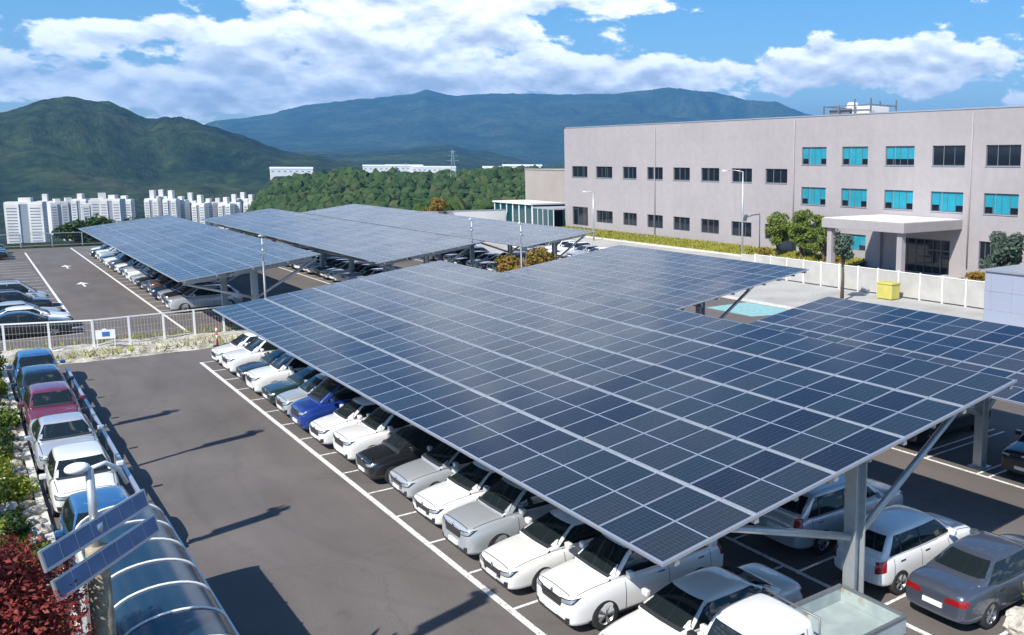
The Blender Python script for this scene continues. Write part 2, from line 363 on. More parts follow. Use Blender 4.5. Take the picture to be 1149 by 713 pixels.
    bpy.data.objects.remove(o); bpy.data.objects.remove(c)
    return me

def patch(bvh, corners, d, nu=8, nv=5, off=.006, mb=None, mi=0):
    """skin a quad outline (4 corner points, seen along d) onto the body"""
    d = Vector(d).normalized(); A, B, C_, D_ = [Vector(c) for c in corners]
    pts = {}; mb = mb or MB(); vs = []; idx = {}
    for i in range(nu+1):
        for j in range(nv+1):
            u, v = i/nu, j/nv
            q = A*(1-u)*(1-v)+B*u*(1-v)+C_*u*v+D_*(1-u)*v
            hit = bvh.ray_cast(q-d*3, d)
            if hit[0] is None: continue
            nrm = hit[1] if hit[1].dot(d) < 0 else -hit[1]
            idx[(i, j)] = len(vs); vs.append(hit[0]+nrm*off-d*off*.5)
    fs = []
    for i in range(nu):
        for j in range(nv):
            k = [(i, j), (i+1, j), (i+1, j+1), (i, j+1)]
            if all(q in idx for q in k): fs.append(tuple(idx[q] for q in k))
    if fs:
        a = vs[fs[0][0]]; nn = (vs[fs[0][1]]-a).cross(vs[fs[0][2]]-a)
        if nn.dot(d) > 0: fs = [f[::-1] for f in fs]
    return mb.add(vs, fs, mi, True)
def ym(cs): return [(x, -y, z) for x, y, z in cs]

_tyres = {}
def wheel_meshes(R):
    if R in _tyres: return _tyres[R]
    m = MB(); prof = [(R*.62, -.105), (R*.9, -.112), (R*.985, -.095), (R, -.05), (R, .05), (R*.985, .095), (R*.9, .112), (R*.62, .105)]
    n = 32; vs = []; fs = []
    for k in range(n):
        a = 2*PI*k/n
        for r, y in prof: vs.append((r*math.cos(a), y, r*math.sin(a)))
    q = len(prof)
    for k in range(n):
        for j in range(q-1): a = k*q+j; b = ((k+1) % n)*q+j; fs.append((a, a+1, b+1, b))
    m.add(vs, fs, 0, True)
    m.tube([(0, -.04, 0), (0, .04, 0)], R*.66, 24, 0)
    r = MB(); prof = [(R*.66, -.10), (R*.66, -.085), (R*.58, -.075), (R*.56, -.03)]; vs = []; fs = []
    for k in range(n):
        a = 2*PI*k/n
        for rr, y in prof: vs.append((rr*math.cos(a), y, rr*math.sin(a)))
    q = len(prof)
    for k in range(n):
        for j in range(q-1): a = k*q+j; b = ((k+1) % n)*q+j; fs.append((a, b, b+1, a+1))
    r.add(vs, fs, 0, True)
    for k in range(5):
        a = 2*PI*k/5
        for da in (-.13, .13):
            r.beam((R*.08*math.cos(a), -.082, R*.08*math.sin(a)), (R*.62*math.cos(a+da), -.088, R*.62*math.sin(a+da)), .035, R*.11, 0, up=(math.cos(a), 0, math.sin(a)))
    r.tube([(0, -.098, 0), (0, -.05, 0)], R*.14, 12, 0)
    _tyres[R] = (m.mesh('wheel'), r.mesh('rim')); _tyres[R][0].materials.append(M['tyre']); _tyres[R][1].materials.append(M['rim'])
    return _tyres[R]

def add_wheels(root, R, xs, hw):
    tm, rm = wheel_meshes(R)
    for x in xs:
        for s in (1, -1):
            w = link('wheel', tm, None, root, (x, s*(hw-.115), R)); r = link('rim', rm, None, w)
            if s > 0: w.rotation_euler = (0, 0, PI)

def make_car(kind):
    sp = SPECS[kind]; L, W, H = sp['L'], sp['W'], sp['H']; hw = W/2
    me = body_mesh(sp); me.name = kind+'_body'
    root = bpy.data.objects.new('proto_'+kind, None); COL.objects.link(root)
    bm = bmesh.new(); bm.from_mesh(me); bvh = BVHTree.FromBMesh(bm); bm.free()
    b = link('body', me, None, root)
    c0, c1, c2, c3 = sp['gh']; belt = sp['belt']; X = lambda s: L/2-s; F = (-1, 0, 0)
    # windshield / rear window, seen from front/back
    zb, zt = belt+.07, H-.095; wl, wu = hw*.84, hw*sp['roofw']*1.02
    patch(bvh, [(L, -wl, zb), (L, wl, zb), (L, wu, zt), (L, -wu, zt)], F, 14, 8).build('windshield', M['glass_dark'], b)
    zb2 = belt+.16 if kind == 'sedan' else belt+.14
    patch(bvh, [(-L, wl*.9, zb2), (-L, -wl*.9, zb2), (-L, -wu*.95, H-.12), (-L, wu*.95, H-.12)], (1, 0, 0), 12, 7).build('rear_window', M['glass_dark'], b)
    # side windows
    z0, z1 = belt+.035, H-.135; run = lambda z: (z-belt)/(H-belt)
    fx = lambda z: c0+.20+(c1-c0)*run(z)*.92; rx = lambda z: c3-.22-(c3-c2)*run(z)*.95
    mid = c1+(c2-c1)*(.46 if kind != 'van' else .25)
    wins = [(fx(z0)+.03, mid-.03, mid-.03, fx(z1)+.03)]
    if kind in ('suv', 'hatch', 'van'):
        q = rx(z0)-.42-(.7 if kind == 'van' else 0)
        wins += [(mid+.03, q-.03, q-.05, mid+.03), (q+.03, rx(z0), rx(z1), q+.01)]
    else: wins += [(mid+.03, rx(z0), rx(z1), mid+.03)]
    for s in (1, -1):
        a, bb = fx(z0)+.01, rx(z0)+.02; cs = [(X(a), s*2, z0-.012), (X(bb), s*2, z0-.012), (X(rx(z1)+.02), s*2, z1+.012), (X(fx(z1)+.01), s*2, z1+.012)]
        patch(bvh, cs, (0, -s, 0), 16, 4, .002).build('window_trim', M['dark_trim'], b)
    for a, bb, c, d in wins:
        for s in (1, -1):
            cs = [(X(a), s*2, z0), (X(bb), s*2, z0), (X(c), s*2, z1), (X(d), s*2, z1)]
            patch(bvh, cs, (0, -s, 0), 8, 4, .005).build('side_window', M['glass_dark'], b)
    # lamps
    hz = lerp(sp['top'], .12)-.12
    for s in (1, -1):
        dv = Vector((-.80, -.60*s, 0)); pr = lambda k, z: (L/2+.4-k*.60, s*(.36*hw*1.0+k*.80+.2), z)
        cs = [pr(.12, hz-.085), pr(.52, hz-.045), pr(.66, hz+.075), pr(.14, hz+.03)]
        hb = patch(bvh, cs, dv, 8, 4, .005).build('headlight', M['lamp_bezel'], b)
        cs = [pr(.18, hz-.06), pr(.48, hz-.025), pr(.57, hz+.05), pr(.19, hz+.015)]
        patch(bvh, cs, dv, 8, 4, .011).build('lens', M['head_lamp'], hb)
        dv = Vector((.80, -.60*s, 0)); pr2 = lambda k, z: (-L/2-.4+k*.60, s*(.36*hw+k*.80+.2), z)
        if kind in ('sedan', 'hatch'):
            tz = belt-.17; cs = [pr2(.06, tz-.05), pr2(.56, tz-.05), pr2(.60, tz+.10), pr2(.10, tz+.07)]
            if kind == 'hatch': cs = [pr2(.32, tz-.16), pr2(.60, tz-.12), pr2(.60, tz+.13), pr2(.34, tz+.10)]
        else:
            tz = belt-.05; cs = [pr2(.36, tz-.22), pr2(.62, tz-.22), pr2(.60, tz+.12), pr2(.38, tz+.10)]
        patch(bvh, cs, dv, 7, 4, .007).build('tail_light', M['tail_lamp'], b)
    gz = hz-.02
    gl = MB(); patch(bvh, [(L, -.40, gz-.17), (L, .40, gz-.17), (L, .50, gz+.035), (L, -.50, gz+.035)], F, 10, 3, .006, gl)
    gb = gl.build('grille', M['dark_trim'], b)
    gl = MB()
    for q_ in (-.12, -.06, 0): patch(bvh, [(L, -.42, gz+q_-.008), (L, .42, gz+q_-.008), (L, .44, gz+q_+.008), (L, -.44, gz+q_+.008)], F, 10, 1, .014, gl)
    gl.build('grille_bar', M['chrome'], gb)
    q = MB(); hit = bvh.ray_cast(Vector((L, 0, gz+.065)), Vector(F))[0]
    if hit: q.tube([(hit.x-.01, 0, gz+.065), (hit.x+.018, 0, gz+.065)], .05, 14); q.build('badge', M['chrome'], b)
    hl = MB()
    for s in (1, -1): patch(bvh, [(X(.22), s*(hw*.80)-.008, 3), (X(.22), s*(hw*.80)+.008, 3), (X(c0+.05), s*(hw*.84)+.008, 3), (X(c0+.05), s*(hw*.84)-.008, 3)], (0, 0, -1), 1, 12, .003, hl)
    patch(bvh, [(X(.10), -hw*.7, 3), (X(.118), -hw*.7, 3), (X(.118), hw*.7, 3), (X(.10), hw*.7, 3)], (0, 0, -1), 1, 12, .003, hl)
    hl.build('bonnet_seam', M['dark_trim'], b)
    wp = MB()
    patch(bvh, [(L, -wl*.92, zb-.035), (L, wl*.92, zb-.035), (L, wl*.96, zb+.012), (L, -wl*.96, zb+.012)], F, 12, 2, .012, wp); wp.build('wiper_cowl', M['dark_trim'], b)
    g = MB(); patch(bvh, [(L, -.46, .25), (L, .46, .25), (L, .62, .39), (L, -.62, .39)], F, 10, 3, .006, g)
    if True:
        for s in (1, -1): patch(bvh, [(L, s*.56, .30), (L, s*.74, .34), (L, s*.76, .48), (L, s*.62, .46)], F, 4, 3, .006, g)
    g.build('air_intake', M['dark_trim'], b)
    for s, dd in ((1, F), (-1, (1, 0, 0))):
        z = .46 if s > 0 else (.62 if kind in ('sedan',) else .78)
        hit = bvh.ray_cast(Vector((s*4, 0, z)), Vector(dd))[0]; x = hit.x if hit else s*L/2
        q = MB(); q.box(x-.01 if s > 0 else x-.03, x+.03 if s > 0 else x+.01, -.26, .26, z-.055, z+.055); q.build('number_plate', M['plate'], b)
    # mirrors, handles, seams
    for s in (1, -1):
        q = MB(); mx = X(c0+.42); my = s*(hw+.10)
        q.box(mx-.07, mx+.07, my-.10, my+.10, belt+.04, belt+.19); me2 = q.mesh('wing_mirror'); bevel_mesh(me2, .045, 3)
        for f in me2.polygons: f.use_smooth = True
        link('wing_mirror', me2, P['white'], b)
        q = MB(); zz = (z0+.4)/2
        for sx in (c0+.38, mid, rx(z0)-.12):
            patch(bvh, [(X(sx)-.007, s*2, .36), (X(sx)+.007, s*2, .36), (X(sx)+.007, s*2, belt-.04), (X(sx)-.007, s*2, belt-.04)], (0, -s, 0), 1, 8, .003, q)
        q.build('door_seam', M['dark_trim'], b)
        for sx in (mid-.22, rx(z0)-.42):
            hp = bvh.ray_cast(Vector((X(sx), s*3, belt-.14)), Vector((0, -s, 0)))[0]
            if hp: q = MB(); q.box(hp.x-.09, hp.x+.09, hp.y-.02, hp.y+.02, hp.z-.012, hp.z+.018); q.build('door_handle', M['chrome'], b)
    if kind in ('suv', 'van'):
        for s in (1, -1):
            q = MB(); y = s*hw*sp['roofw']*1.02
            q.tube([(X(c1+.15), y, H-.04), (X(c1+.3), y, H+.035), (X(c2-.3), y, H+.03), (X(c2-.1), y, H-.06)], .017, 6)
            q.build('roof_rail', M['alu'] if kind == 'suv' else M['dark_trim'], b)
        q = MB()
        for s in (1, -1):
            patch(bvh, [(X(.45), s*2, .20), (X(L-.45), s*2, .20), (X(L-.45), s*2, .34), (X(.45), s*2, .34)], (0, -s, 0), 40, 2, .012, q)
        q.build('sill_cladding', M['dark_trim'], b)
    add_wheels(root, sp['R'], [X(s) for s in sp['wx']], hw)
    return root

def make_pickup(bed_col='bed'):
    """small cab-over truck with an open drop-side bed"""
    root = bpy.data.objects.new('proto_pickup', None); COL.objects.link(root)
    L, W = 4.35, 1.76; hw = W/2; nose = L/2
    m = MB(); rings = []
    prof = [(0, .95, .40), (.03, 1.10, .36), (.10, 1.20, .34), (.20, 1.45, .34), (.42, 1.86, .34), (.62, 1.95, .34), (1.2, 1.97, .34), (1.68, 1.95, .34), (1.72, 1.90, .36)]
    for i, (s, t, b) in enumerate(prof):
        e = {0: .90, 1: .96}.get(i, 1.0); w = hw*e; x = nose-s; tw = w*(.86 if t > 1.5 else .95)
        half = [(0, t+.02), (.6*tw, t+.01), (.92*tw, t-.03), (tw+.01, t-.10), (w*.99, min(1.12, t-.12)), (w, .75), (w, b+.1), (w*.95, b)]
        rings.append([(x, y, z) for y, z in half]+[(x, 0, b)]+[(x, -y, z) for y, z in reversed(half[1:])])
    n = len(rings[0]); vs = [v for r in rings for v in r]; fs = []
    for i in range(len(rings)-1):
        for k in range(n): a = i*n+k; c = i*n+(k+1) % n; fs.append((a, a+n, c+n, c))
    fs.append(tuple(range(n))); fs.append(tuple(range(len(vs)-1, len(vs)-1-n, -1)))
    m.add(vs, fs, 0, True); o = m.build('tmp', [P['white'], M['dark_trim']]); sd = o.modifiers.new('s', 'SUBSURF'); sd.levels = 2
    me = eval_mods(o); bpy.data.objects.remove(o); o = bpy.data.objects.new('tmp', me); COL.objects.link(o)
    cm = MB()
    for sy in (-1, 1):
        R = .39; nn = 28; vs = []
        for y in (sy*(hw-.3), sy*(hw+.2)):
            for k in range(nn): a = 2*PI*k/nn; vs.append((nose-.95+R*math.cos(a), y, .33+R*math.sin(a)))
        fs = [(k, (k+1) % nn, nn+(k+1) % nn, nn+k) for k in range(nn)]+[tuple(range(nn-1, -1, -1)), tuple(range(nn, 2*nn))]
        if sy < 0: fs = [f[::-1] for f in fs]
        cm.add(vs, fs, 1)
    c = cm.build('cut', [P['white'], M['dark_trim']]); bo = o.modifiers.new('b', 'BOOLEAN'); bo.operation = 'DIFFERENCE'; bo.object = c; bo.solver = 'EXACT'
    me = eval_mods(o); bpy.data.objects.remove(o); bpy.data.objects.remove(c)
    bm = bmesh.new(); bm.from_mesh(me); bvh = BVHTree.FromBMesh(bm); bm.free()
    b = link('cab', me, None, root); F = (-1, 0, 0)
    patch(bvh, [(L, -.72, 1.20), (L, .72, 1.20), (L, .63, 1.80), (L, -.63, 1.80)], F, 12, 8).build('windshield', M['glass_dark'], b)
    patch(bvh, [(-L, .60, 1.25), (-L, -.60, 1.25), (-L, -.58, 1.75), (-L, .58, 1.75)], (1, 0, 0), 8, 5).build('rear_window', M['glass_dark'], b)
    for s in (1, -1):
        patch(bvh, [(nose-.36, s*2, 1.16), (nose-1.45, s*2, 1.16), (nose-1.40, s*2, 1.76), (nose-.58, s*2, 1.76)], (0, -s, 0), 8, 5).build('side_window', M['glass_dark'], b)
        patch(bvh, [(L, s*.48, .66), (L, s*.80, .66), (L, s*.80, .86), (L, s*.52, .84)], F, 5, 4).build('headlight', M['head_lamp'], b)
        q = MB(); q.box(nose-.22, nose-.10, s*(hw+.16)-.09, s*(hw+.16)+.09, 1.10, 1.42); q.build('wing_mirror', M['dark_trim'], b)
        q = MB(); patch(bvh, [(nose-1.5, s*2, .5), (nose-1.486, s*2, .5), (nose-1.486, s*2, 1.8), (nose-1.5, s*2, 1.8)], (0, -s, 0), 1, 8, .003, q); q.build('door_seam', M['dark_trim'], b)
    patch(bvh, [(L, -.42, .70), (L, .42, .70), (L, .42, .84), (L, -.42, .84)], F, 6, 2).build('grille', M['dark_trim'], b)
    patch(bvh, [(L, -.6, .42), (L, .6, .42), (L, .7, .56), (L, -.7, .56)], F, 6, 2).build('bumper', M['dark_trim'], b)
    xb0, xb1 = -L/2+.02, nose-1.85
    q = MB(); q.box(xb0, xb1, -hw+.02, hw-.02, .76, .82, 0); q.build('bed_floor', M['bed'], root)
    q = MB(); q.box(xb0-.03, xb1, hw-.02, hw+.03, .80, 1.16); q.box(xb0-.03, xb1, hw-.035, hw+.045, 1.14, 1.19, 1); q.build('side_gate', [M['bed'], M['galv_dark']], root)
    q = MB(); q.box(xb0-.03, xb1, -hw-.03, -hw+.02, .80, 1.16); q.box(xb0-.03, xb1, -hw-.045, -hw+.035, 1.14, 1.19, 1); q.build('side_gate', [M['bed'], M['galv_dark']], root)
    q = MB(); q.box(xb0-.06, xb0-.01, -hw+.02, hw-.02, .80, 1.16); q.box(xb0-.07, xb0+.0, -hw+.02, hw-.02, 1.14, 1.19, 1); q.build('tailgate', [M['bed'], M['galv_dark']], root)
    q = MB(); q.tube([(xb1+.02, -hw+.1, .8), (xb1+.02, -hw+.1, 1.9), (xb1+.02, hw-.1, 1.9), (xb1+.02, hw-.1, .8)], .025, 8); q.tube([(xb1+.02, -hw+.1, 1.4), (xb1+.02, hw-.1, 1.4)], .018, 6); q.build('cab_guard', M['galv_dark'], root)
    q = MB(); q.box(xb0, nose-.5, -.42, -.30, .48, .76); q.box(xb0, nose-.5, .30, .42, .48, .76); q.build('chassis', M['dark_trim'], root)
    add_wheels(root, .33, [nose-.95, -nose+.95], hw)
    return root

M['lamp_bezel'] = simple('lamp_bezel', (.03, .035, .04), .15, 0, coat=1)
M['bed'] = ramp_mat('truck_bed_steel', [(0.4, (.30, .36, .36)), (0.6, (.38, .44, .43)), (0.72, (.30, .24, .14))], scale=2.0, rough=.6)
PROTO = {k: make_car(k) for k in SPECS}; PROTO['pickup'] = make_pickup()
PROTO_LEN = {k: SPECS[k]['L'] for k in SPECS}; PROTO_LEN['pickup'] = 4.35

def walk(o):
    yield o
    for c in o.children: yield from walk(c)

def flatten(root):
    """one mesh of a whole vehicle for those a few pixels large"""
    bpy.context.view_layer.update()
    m = MB(); mats = [P['white']]
    for o in walk(root):
        if o.type != 'MESH': continue
        mw = o.matrix_world; mi = {}
        for k, mt in enumerate(o.data.materials):
            if mt not in mats: mats.append(mt)
            mi[k] = mats.index(mt)
        base = len(m.v); m.v += [tuple(mw @ v.co) for v in o.data.vertices]
        for f in o.data.polygons: m.f.append(tuple(i+base for i in f.vertices)); m.m.append(mi.get(f.material_index, 0)); m.sm.append(f.use_smooth)
    me = m.mesh(root.name+'_flat')
    for mt in mats: me.materials.append(mt)
    return me
FLAT = {k: flatten(r) for k, r in PROTO.items()}
VNAME = dict(sedan='parked_car', suv='parked_car', hatch='parked_car', van='parked_van', pickup='pickup_truck')
VCAT = dict(sedan='car', suv='car', hatch='car', van='van', pickup='truck')

def place_vehicle(kind, col, nose, heading, label, group, far=False):
    """nose: ground point under the front bumper; heading in degrees (0 = towards +x)"""
    h = math.radians(heading); Lh = PROTO_LEN[kind]/2
    loc = (nose[0]-Lh*math.cos(h), nose[1]-Lh*math.sin(h), 0)
    if far:
        o = bpy.data.objects.new(VNAME[kind], FLAT[kind]); COL.objects.link(o)
        o.material_slots[0].link = 'OBJECT'; o.material_slots[0].material = P[col]
    else:
        o = copy_tree(PROTO[kind]); o.name = VNAME[kind]
        for c in walk(o):
            if c.type == 'MESH':
                for sl in c.material_slots:
                    if sl.material == P['white']: sl.link = 'OBJECT'; sl.material = P[col]
    o.location = loc; o.rotation_euler = (0, 0, h); q = rnd.uniform(.975, 1.03); o.scale = (q, rnd.uniform(1.0, 1.03), rnd.uniform(1.01, 1.06))
    return tag(o, label, VCAT[kind], group)

# front row under the big canopy: noses towards the open lane (-x)
G1 = 'cars in the front row under the large canopy'
row1 = [(11.8, 'pickup', 'white', 'white pickup truck with an open grey bed beside the steel column', 10.15),
 (14.3, 'sedan', 'pearl', 'pale sedan parked next to the white pickup truck, at the bottom edge', 9.75),
 (17.15, 'suv', 'white', 'white compact SUV under the near left corner of the large canopy', 9.95),
 (19.6, 'sedan', 'pearl', 'white sedan with a long hood between the white compact SUV and the silver SUV', 9.75),
 (22.05, 'suv', 'silver', 'silver SUV parked between two white sedans', 9.85),
 (24.5, 'sedan', 'white', 'white sedan between the silver SUV and the silver sedan', 9.9),
 (27.0, 'sedan', 'silver', 'silver sedan parked beside the black car', 10.1),
 (29.35, 'hatch', 'black', 'black hatchback in deep shade between the silver sedan and a white SUV', 9.9),
 (31.8, 'suv', 'white', 'white SUV parked beside the black hatchback', 9.9),
 (34.1, 'hatch', 'white', 'white hatchback between the blue van and a white SUV', 9.8),
 (36.6, 'van', 'blue', 'tall blue van in the front row', 9.8),
 (39.0, 'hatch', 'silver', 'silver hatchback on the far side of the blue van', 9.9),
 (41.3, 'sedan', 'green', 'very dark green sedan beside the silver hatchback', 9.9),
 (43.8, 'suv', 'white', 'white SUV beside the very dark green sedan', 9.9),
 (46.2, 'sedan', 'black', 'black sedan between two white cars near the far end of the front row', 10.0),
 (48.7, 'suv', 'white', 'white SUV next to last at the far end of the front row', 9.9),
 (51.1, 'hatch', 'white', 'white hatchback last in the front row, nearest the white fence', 9.9)]
for y, k, c, lb, x in row1: place_vehicle(k, c, (x-(.27 if k != 'pickup' else 0), y), 180+rnd.uniform(-1, 1), lb, G1)
G2 = 'cars in the second row under the large canopy'
row2 = [(11.55, 'sedan', 'grey', 'dark grey sedan seen from behind at the lower right'),
 (13.85, 'hatch', 'white', 'white hatchback with a red tail lamp right behind the steel column'),
 (16.7, 'suv', 'silver', 'silver SUV behind the canopy corner, beside the white hatchback'),
 (19.2, 'sedan', 'silver', 'silver sedan in full shade next to the silver SUV in the second row'),
 (21.7, 'hatch', 'black', 'black hatchback in full shade in the second row')]
for y, k, c, lb in row2:
    place_vehicle(k, c, (16.35+PROTO_LEN[k], y), 0, lb, G2)
G3 = 'cars in the third row behind the canopy'
row3 = [(20.6, 'van', 'black', 'black van facing the lane beside the right hand column'),
 (15.4, 'suv', 'black', 'black SUV facing the lane just right of the column'),
 (12.9, 'sedan', 'silver', 'silver sedan facing the lane at the right edge of the picture'),
 (23.2, 'sedan', 'grey', 'grey sedan facing the lane, furthest into the third row')]
for y, k, c, lb in row3: place_vehicle(k, c, (26.5, y), 180, lb, G3)
# vehicles parked in line along the planted bank, facing the camera
GL = 'vehicles parked in line along the planted bank'
for y, k, c, lb in [(25.9, 'hatch', 'sky', 'blue hatchback nearest the shelter in the line beside the bank'),
 (31.4, 'hatch', 'pearl', 'white hatchback second from the shelter in the line beside the bank'),
 (36.3, 'sedan', 'silver', 'silver sedan with a dark windscreen in the line beside the bank'),
 (41.5, 'hatch', 'maroon', 'dark pink hatchback in the line beside the bank'),
 (45.7, 'hatch', 'navy', 'dark navy hatchback in the line beside the bank'),
 (49.9, 'hatch', 'sky', 'blue hatchback at the far end of the line by the white fence')]:
    place_vehicle(k, c, (2.40, y), -90+rnd.uniform(-1, 1), lb, GL)
# second lot: cars across the lane, noses to +x
GS = 'cars parked side on left of the second lane'
for (x, y), k, c, lb in [((5.0, 67.0), 'sedan', 'black', 'black sedan closest to the white fence, left of the second lane'),
 ((5.3, 69.7), 'sedan', 'white', 'white sedan right behind the black sedan, left of the second lane'),
 ((5.0, 72.3), 'sedan', 'silver', 'silver sedan between the white sedan and the dark car, left of the second lane'),
 ((4.8, 76.5), 'suv', 'black', 'black SUV in front of the long silver van, left of the second lane'),
 ((4.9, 80.0), 'van', 'silver', 'long silver van, furthest of the group left of the second lane')]:
    place_vehicle(k, c, (x, y), 0, lb, GS)
G4 = 'cars under the far left canopy'
cols4 = ['silver', 'black', 'silver', 'navy', 'brown', 'grey', 'black', 'silver', 'white', 'silver', 'black', 'white', 'grey', 'white', 'white', 'black', 'silver', 'white', 'black', 'white']
kinds = ['sedan', 'suv', 'hatch', 'sedan', 'suv', 'van', 'sedan', 'hatch']
ORD = ['first', 'second', 'third', 'fourth', 'fifth', 'sixth', 'seventh', 'eighth', 'ninth', 'tenth', 'eleventh', 'twelfth', 'thirteenth', 'fourteenth', 'fifteenth', 'sixteenth', 'seventeenth', 'eighteenth', 'nineteenth', 'twentieth', 'twenty first', 'twenty second', 'twenty third', 'twenty fourth', 'twenty fifth', 'twenty sixth']
KN = dict(sedan='sedan', suv='SUV', hatch='hatchback', van='van', pickup='pickup')
for i, c in enumerate(cols4):
    k = kinds[(i*3+1) % 8]
    place_vehicle(k, c, (11.0+rnd.uniform(-.1, .2), 71.5+2.45*i), 180, f'{c} {KN[k]}, {ORD[i]} from the white fence under the far left canopy', G4, far=True)
G5 = 'cars along the low edge of the middle far canopy'
cols5 = ['white', 'white', 'silver', 'white', 'white', 'grey', 'white', 'white', 'black', 'white', 'silver', 'white', 'white', 'black']
for i, c in enumerate(cols5):
    k = kinds[(i*5+2) % 8]
    place_vehicle(k, c, (24.6+rnd.uniform(-.1, .2), 73+2.5*i), 180, f'{c} {KN[k]}, {ORD[i]} from the near end below the middle far canopy', G5, far=True)
G6 = 'cars along the low edge of the right far canopy'
cols6 = ['grey', 'white', 'white', 'silver', 'black', 'white', 'black', 'silver', 'grey', 'white']
for i, c in enumerate(cols6):
    k = kinds[(i*3+4) % 8]
    place_vehicle(k, c, (38.0+rnd.uniform(-.1, .2), 70+2.5*i), 180, f'{c} {KN[k]}, {ORD[i]} from the near end below the right far canopy', G6, far=True)
G7 = 'cars in the sun beside the long building'
for i, c in enumerate(['white', 'white', 'silver', 'white', 'white', 'silver', 'white', 'white']):
    k = kinds[(i*3) % 8]
    place_vehicle(k, c, (50.5, 79+2.55*i), 180, f'{c} {KN[k]} in the open sun, {ORD[i]} from the right beyond the canopies', G7, far=True)
G8 = 'dark cars at the far end of the second lot'
for i, c in enumerate(['black', 'navy', 'grey', 'black']):
    k = kinds[(i*3) % 8]
    place_vehicle(k, c, (4.2, 120+2.6*i), 0, f'{c} {KN[k]} at the far end of the second lot, {ORD[i]} nearest', G8, far=True)
for r in PROTO.values():
    for o in list(walk(r)): bpy.data.objects.remove(o)
# ------------------------------------------------------------------ solar canopies
TH = math.radians(8.07); CT, ST = math.cos(TH), math.sin(TH)
MODL, PU, MODW, PV = 2.135, 2.215, .993, 1.01
def module_mesh(n_along, tints, name='solar_module', MODL=MODL):
    """n_along modules side by side (short side along y), origin at low near corner, in the canopy plane"""
    m = MB(); uv = []; tint = []
    for k in range(n_along):
        y0 = k*PV; r = .019; j = (rnd.random()-.5)*.008
        x0, x1, y1 = 0, MODL, y0+MODW
        # glass
        m.quad((x0+r, y0+r, .004), (x1-r, y0+r, .004), (x1-r, y1-r, .004+j), (x0+r, y1-r, .004+j), 0)
        uv += [(0, 0), (MODL, 0), (MODL, 1.0), (0, 1.0)]; tint += [tints[k]]*4
        # frame : four bars
        for a, b, c, d in ((x0, x1, y0, y0+r), (x0, x1, y1-r, y1), (x0, x0+r, y0+r, y1-r), (x1-r, x1, y0+r, y1-r)):
            n0 = len(m.f); m.box(a, b, c, d, -.035, .008, 1)
            for f in m.f[n0:]: uv += [(0, 0)]*len(f); tint += [0]*len(f)
    me = bpy.data.meshes.new(name); me.from_pydata(m.v, [], m.f); me.polygons.foreach_set('material_index', m.m)
    ul = me.uv_layers.new(name='UVMap'); ul.data.foreach_set('uv', [c for p in uv for c in p])
    ca = me.attributes.new('tint', 'FLOAT', 'CORNER'); ca.data.foreach_set('value', tint)
    me.materials.append(M['cells']); me.materials.append(M['alu']); me.update()
    return me
SINGLE = [module_mesh(1, [rnd.random()]) for _ in range(10)]

def hbeam(m, x, y, z0, z1, w=.34, d=.34, slots=False):
    t = .03
    m.box(x-w/2, x-w/2+t, y-d/2, y+d/2, z0, z1); m.box(x+w/2-t, x+w/2, y-d/2, y+d/2, z0, z1)
    m.box(x-w/2+t, x+w/2-t, y-.015, y+.015, z0, z1)

